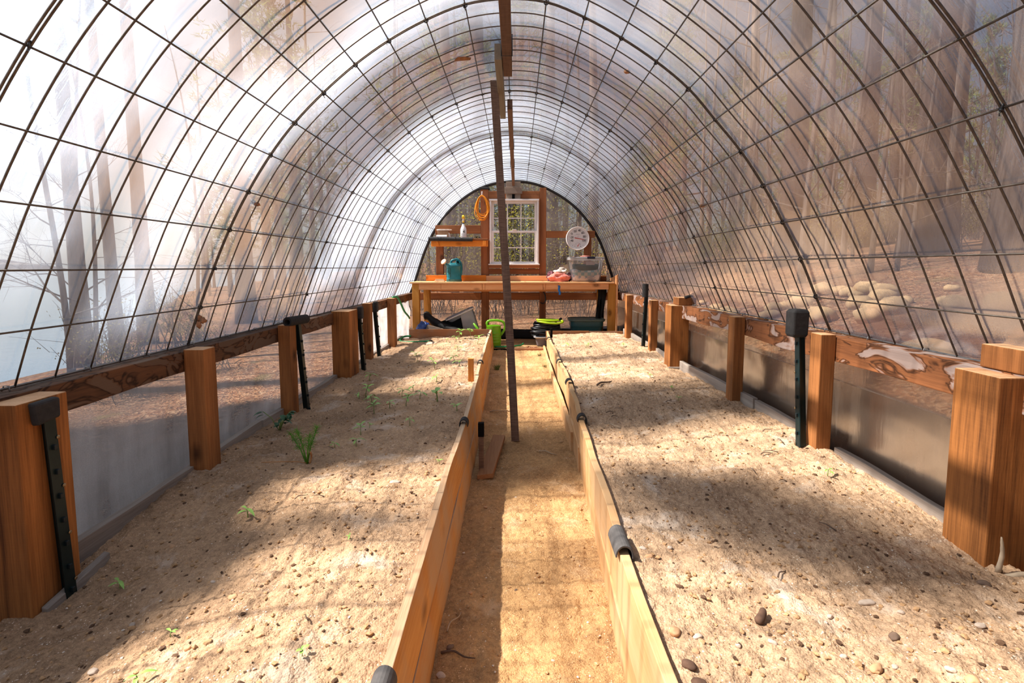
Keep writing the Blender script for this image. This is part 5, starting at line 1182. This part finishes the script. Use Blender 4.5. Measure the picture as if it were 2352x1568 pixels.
special(5.85, 5.55, 15, .40, (-.015, .02), 'bark', 31, 'massive tree trunk filling the right edge above the orange post', limbs=10, low=.45, curve=.1, trunkn=20)
special(7.15, 9.0, 16, .26, (.055, .0), 'barkdark', 32, 'thick dark trunk leaning right, second from the right edge', limbs=12, low=.4, curve=.1, trunkn=14)
special(5.55, 10.2, 17, .235, (.004, 0), 'barkdark', 33, 'tall dark straight trunk right of centre, seen through the roof film', limbs=14, low=.45, curve=.05, trunkn=14)
special(8.6, 10.2, 13, .10, (.0, .01), 'barktan', 34, 'slender pale trunk between the leaning trunk and the massive one', limbs=12, low=.4)
special(6.6, 10.8, 12, .085, (.0, .0), 'bark', 35, 'thin upright trunk just left of the dark leaning trunk', limbs=12, low=.4)
special(-5.55, 6.45, 13, .092, (.0, .0), 'bark', 36, 'pale hazy trunk on the lake side, leftmost of the three', limbs=10, low=.35, curve=.08)
special(-5.85, 7.4, 13, .08, (-.01, .0), 'bark', 37, 'hazy lakeside trunk in the middle of the three on the left', limbs=10, low=.35, curve=.08)
special(-5.95, 8.15, 13, .112, (.0, .0), 'barkdark', 38, 'hazy lakeside trunk, rightmost of the three on the left', limbs=10, low=.4, curve=.08)
special(-5.6, 10.5, 15, .16, (.004, .0), 'barkdark', 39, 'dark trunk beyond the left wall behind the upper mesh', limbs=12, low=.45, curve=.08)
special(-.95, 13.2, 14, .30, (0, 0), 'barkdark', 40, 'broad grey trunk behind the gable film left of the window', limbs=10, low=.5, curve=.05, trunkn=14)
special(1.9, 12.5, 13, .14, (0, 0), 'barktan', 41, 'pale trunk behind the gable film above the dark teal tub', limbs=10, low=.4)
special(1.05, 14.0, 13, .20, (0, 0), 'bark', 42, 'grey trunk behind the gable film left of the pale one', limbs=10, low=.5)
# trees off to the lake side: their trunks throw the shadow bands over the beds
special(-9.0, 4.36, 19, .25, (0, 0), 'bark', 51, 'lakeside tree outside the left edge of the picture, farther one', limbs=9, low=.72, curve=.02)
special(-12.0, 2.85, 27, .20, (0, 0), 'bark', 52, 'lakeside tree outside the left edge of the picture, slimmest', limbs=9, low=.78, curve=.02)
special(-17.0, 1.95, 40, .60, (0, 0), 'barkdark', 53, 'big lakeside tree outside the left edge of the picture', limbs=12, low=.75, curve=.03, trunkn=14)
special(-21.0, 2.3, 48, .50, (0, 0), 'barkdark', 55, 'second big lakeside tree outside the left edge of the picture', limbs=12, low=.75, curve=.03, trunkn=14)
# added unseen pine: needle masses placed to shade the lower left wall and beds
SD = Vector((1, .06, -1.3))
def shade_bough(b, w_, xg, yg, z, rx, ry, rz, n, seed, ln=.34, ang=0.0):
    """needle mass whose shade falls around (xg, yg) on the beds"""
    r = random.Random(seed); c = Vector((xg, yg, .2)) - SD * ((z - .2) / 1.3); ca, sa = math.cos(ang), math.sin(ang)
    for k in range(n):
        while True:
            u = Vector((r.uniform(-1, 1), r.uniform(-1, 1), r.uniform(-1, 1)))
            if u.length < 1: break
        ux, uy = u.x * rx, u.y * ry; p = c + Vector((ux * ca - uy * sa, ux * sa + uy * ca, u.z * rz)); q = Vector((r.gauss(0, 1), r.gauss(0, 1), r.gauss(0, .6))).normalized(); s = q.orthogonal().normalized() * ln * .12
        b.add([p - s, p + s, p + q * ln], [(0, 1, 2)])
    return c
t_h = 19; tm = MB(); bm_, nm = MB(), MB(); base = Vector((-11.5, 1.2, land(-11.5, 1.2)))
tm.tube([base + Vector((.1 * math.sin(k), .08 * math.cos(k * 1.3), t_h * k / 10 - .3)) for k in range(11)], [.24 * (1.25 - k * .115) for k in range(11)], 12)
for args in ((-1.95, 1.5, 9.0, .95, .9, .5, 2200, 1), (-1.9, 2.9, 9.3, .95, 1.1, .5, 2400, 2), (-.95, 3.05, 12.5, .75, .75, .6, 900, 3), (-.3, 3.1, 13.5, .7, .45, .6, 420, 4), (.75, 3.1, 15, .8, .32, .6, 380, 5), (1.0, 1.75, 14, .11, .66, .4, 260, 6, .34, .66), (-1.35, 4.55, 10, .45, .7, .4, 500, 7), (-1.9, .4, 9.0, .9, .6, .5, 900, 8)):
    c = shade_bough(nm, None, *args); zt = clamp(c.z - 1.2, 3, t_h - .5); p0 = base + Vector((0, 0, zt)); bm_.tube([p0, p0.lerp(c, .5) + Vector((0, 0, .35)), c], [.07, .05, .02], 6)
o = tm.build('tree', M['barkdark'], loc=tuple(base), smooth=True); bm_.build('branches', M['barkdark'], o); nm.build('foliage', M['needles'], o)
tag(o, 'unseen pine added outside the left edge, its boughs shaped to shade the beds', 'tree')
ps = []
def free(x, y, d):
    return all((x - a) ** 2 + (y - b_) ** 2 > d * d for a, b_ in ps)
rt = random.Random(21); n = 0
while n < 130:
    x = rt.uniform(4.6, 40); y = rt.uniform(5, 52)
    if y < x * .55 or x < y * .22 or x * x + y * y < 150 or not free(x, y, .9): continue
    k = rt.choice('aabbbcddddddbpqqq'); ps.append((x, y)); n += 1
    pine = k in 'pq'; plant(k, x, y, rt.uniform(.7, 1.15), 'one of the pines on the wooded slope beyond the right side' if pine else 'one of the bare trees on the wooded slope beyond the right side', 'pines on the right slope' if pine else 'bare trees on the right slope')
n = 0
while n < 48:
    x = rt.uniform(-9, 5); y = rt.uniform(12, 42)
    if not free(x, y, 1.1) or (abs(x) < 1.5 and y < 14): continue
    k = rt.choice('abbcddppqq'); ps.append((x, y)); n += 1
    pine = k in 'pq'; plant(k, x, y, rt.uniform(.75, 1.2), 'one of the pines in the woods behind the gable wall' if pine else 'one of the bare trees in the woods behind the gable wall', 'pines behind the gable' if pine else 'bare trees behind the gable')
n = 0
while n < 20:
    y = rt.uniform(14, 44); x = -y * rt.uniform(.36, .62)
    if not free(x, y, 1.0): continue
    k = rt.choice('abpqqpd'); ps.append((x, y)); n += 1
    pine = k in 'pq'; plant(k, x, y, rt.uniform(.7, 1.1), 'one of the pines beyond the left wall towards the back' if pine else 'one of the bare trees beyond the left wall towards the back', 'pines beyond the left wall' if pine else 'bare trees beyond the left wall')
for x, y, s in ((-4.6, 5.2, .9), (-5.4, 6.4, 1.0), (-3.8, 6.0, .7), (-6.2, 7.4, 1.0)):
    plant('y', x, y, s, 'one of the thin bare saplings in front of the lake on the left', 'saplings in front of the lake')
for k in range(80):
    y = rt.uniform(7, 24); x = y * rt.uniform(.3, 1.1) + 1.5; plant('y', x, y, rt.uniform(.7, 1.4), 'one of the bare saplings on the slope beyond the right wall', 'saplings on the right slope')
# undergrowth with young leaves
def shrub(seed, n, h, w, mat, ls):
    r = random.Random(seed); b, l = MB(), MB()
    for k in range(26):
        a = r.uniform(0, 6.28); o0 = Vector((r.gauss(0, .22), r.gauss(0, .22), -.05)); d = Vector((math.cos(a) * r.uniform(.2, 1) * w, math.sin(a) * r.uniform(.2, 1) * w, h * r.uniform(.6, 1))); b.tube([o0, o0 * .5 + d * .5 + Vector((r.gauss(0, .12), r.gauss(0, .12), .08)), d], [.009, .006, .002], 4, cap=False)
        for q in range(4): e = o0 * .4 + d * r.uniform(.35, .95); b.tube([e, e + Vector((r.gauss(0, .22), r.gauss(0, .22), r.uniform(.05, .35)))], [.004, .0015], 3, cap=False)
        for q in range(n // 26):
            t = r.uniform(.3, 1.05); c = d * t + Vector((r.gauss(0, .10), r.gauss(0, .10), r.gauss(0, .08))); u = Vector((r.gauss(0, 1), r.gauss(0, 1), r.gauss(0, 1))).normalized(); v = u.orthogonal().normalized(); s = ls * r.uniform(.6, 1.2)
            l.add([c - u*s*.5, c - v*s*.3, c + u*s*.5, c + v*s*.3], [(0, 1, 2, 3)])
    o = b.build('shrub', M['twigs'], loc=(0, 0, 0)); l.build('foliage', M[mat], o); return o
SH = [shrub(1, 1150, 2.2, 1.0, 'shrubleaf', .045), shrub(2, 700, 1.3, .8, 'bushleaf', .045), shrub(3, 900, 2.6, 1.1, 'shrubleaf', .042)]; su = [False] * 3
def bush(k, x, y, s, lab, grp):
    o = SH[k] if not su[k] else copy_tree(SH[k]); su[k] = True; o.location = (x, y, land(x, y)); o.rotation_euler = (0, 0, rt.uniform(0, 6)); o.scale = (s, s, s); o.name = 'shrub'; tag(o, lab, 'shrub', grp)
for x, y, k, s in ((-.5, 9.6, 0, .95), (.35, 9.9, 2, 1.0), (1.3, 9.4, 0, .9), (-1.6, 10.4, 2, .9), (.0, 11.4, 2, 1.2), (2.2, 10.8, 0, 1.0), (-2.4, 11.5, 0, 1.0), (.9, 12.0, 2, 1.3), (-.7, 12.3, 0, 1.4), (3.1, 12, 2, 1.1)):
    bush(k, x, y, s, 'one of the yellow-green leafing shrubs behind the gable window', 'leafing shrubs behind the gable')
for x, y, k, s in ((-3.6, 4.4, 1, .55), (-4.2, 5.4, 1, .7), (-3.4, 5.6, 1, .5), (-4.6, 7.0, 1, .8), (-3.8, 8.0, 1, .7)):
    bush(k, x, y, s, 'one of the low shrubs outside the left wall', 'low shrubs outside the left wall')
for k in range(60):
    y = rt.uniform(9, 30); x = y * rt.uniform(.3, 1.15) + 1; bush(1, x, y, rt.uniform(.6, 1.1), 'one of the low shrubs on the slope beyond the right wall', 'low shrubs on the right slope')

# ------------------------------------------------------------------ light, sky, camera
sun = bpy.data.lights.new('sun', 'SUN'); sun.energy = 15; sun.color = (1, .94, .86); sun.angle = math.radians(.95)
so = bpy.data.objects.new('sun', sun); COL.objects.link(so)
d = Vector((1, .06, -1.3)).normalized(); so.rotation_euler = d.to_track_quat('-Z', 'Y').to_euler(); so.location = (-20, 4, 24)
w = bpy.data.worlds.new('sky'); SC.world = w; w.use_nodes = True; nt = w.node_tree; nt.nodes.clear()
out = nt.nodes.new('ShaderNodeOutputWorld'); bg = nt.nodes.new('ShaderNodeBackground'); sk = nt.nodes.new('ShaderNodeTexSky')
sk.sky_type = 'NISHITA'; sk.sun_disc = False; sk.sun_elevation = math.radians(52); sk.sun_rotation = math.radians(-90); sk.air_density = 1.0; sk.dust_density = 1.5; sk.ozone_density = 1.0; sk.altitude = 50
g = nt.nodes.new('ShaderNodeMix'); g.data_type = 'RGBA'; g.inputs[0].default_value = .35; nt.links.new(sk.outputs[0], g.inputs[6])
bw = nt.nodes.new('ShaderNodeRGBToBW'); nt.links.new(sk.outputs[0], bw.inputs[0]); nt.links.new(bw.outputs[0], g.inputs[7])
nt.links.new(g.outputs[2], bg.inputs[0]); bg.inputs[1].default_value = .09
# bright hazy sky low over the lake, on the sun's side
tc = nt.nodes.new('ShaderNodeTexCoord'); dp = nt.nodes.new('ShaderNodeVectorMath'); dp.operation = 'DOT_PRODUCT'; dp.inputs[1].default_value = Vector((-.88, .42, .22)).normalized(); nt.links.new(tc.outputs['Generated'], dp.inputs[0])
mr = nt.nodes.new('ShaderNodeMapRange'); mr.interpolation_type = 'SMOOTHSTEP'; mr.inputs['From Min'].default_value = .45; mr.inputs['From Max'].default_value = .97; mr.inputs['To Min'].default_value = 0; mr.inputs['To Max'].default_value = .5; nt.links.new(dp.outputs['Value'], mr.inputs['Value'])
b2 = nt.nodes.new('ShaderNodeBackground'); b2.inputs[0].default_value = (.93, .97, 1.0, 1); nt.links.new(mr.outputs[0], b2.inputs[1])
ad = nt.nodes.new('ShaderNodeAddShader'); nt.links.new(bg.outputs[0], ad.inputs[0]); nt.links.new(b2.outputs[0], ad.inputs[1]); nt.links.new(ad.outputs[0], out.inputs[0])

cam = bpy.data.cameras.new('camera'); co = bpy.data.objects.new('camera', cam); COL.objects.link(co); SC.camera = co
co.location = (.05, 0, 1.17); co.rotation_euler = (math.radians(90 - 5.0), 0, 0)
cam.sensor_fit = 'HORIZONTAL'; cam.sensor_width = 36; cam.lens = 36 * 1160 / 2352
cam.shift_x = (1176 - 1187) / 2352; cam.shift_y = (712.5 - 784) / 2352
cam.clip_start = .02; cam.clip_end = 600
vs = SC.view_settings; vs.view_transform = 'Standard'; vs.look = 'None'; vs.exposure = 0; vs.gamma = 1; vs.use_curve_mapping = False
SC.cycles.max_bounces = 6; SC.cycles.transparent_max_bounces = 12; SC.cycles.diffuse_bounces = 3; SC.cycles.glossy_bounces = 2; SC.cycles.caustics_reflective = False; SC.cycles.caustics_refractive = False
SC.cycles.sample_clamp_indirect = 6
# tidy helper properties
for o in bpy.data.objects:
    if '_base' in o: del o['_base']
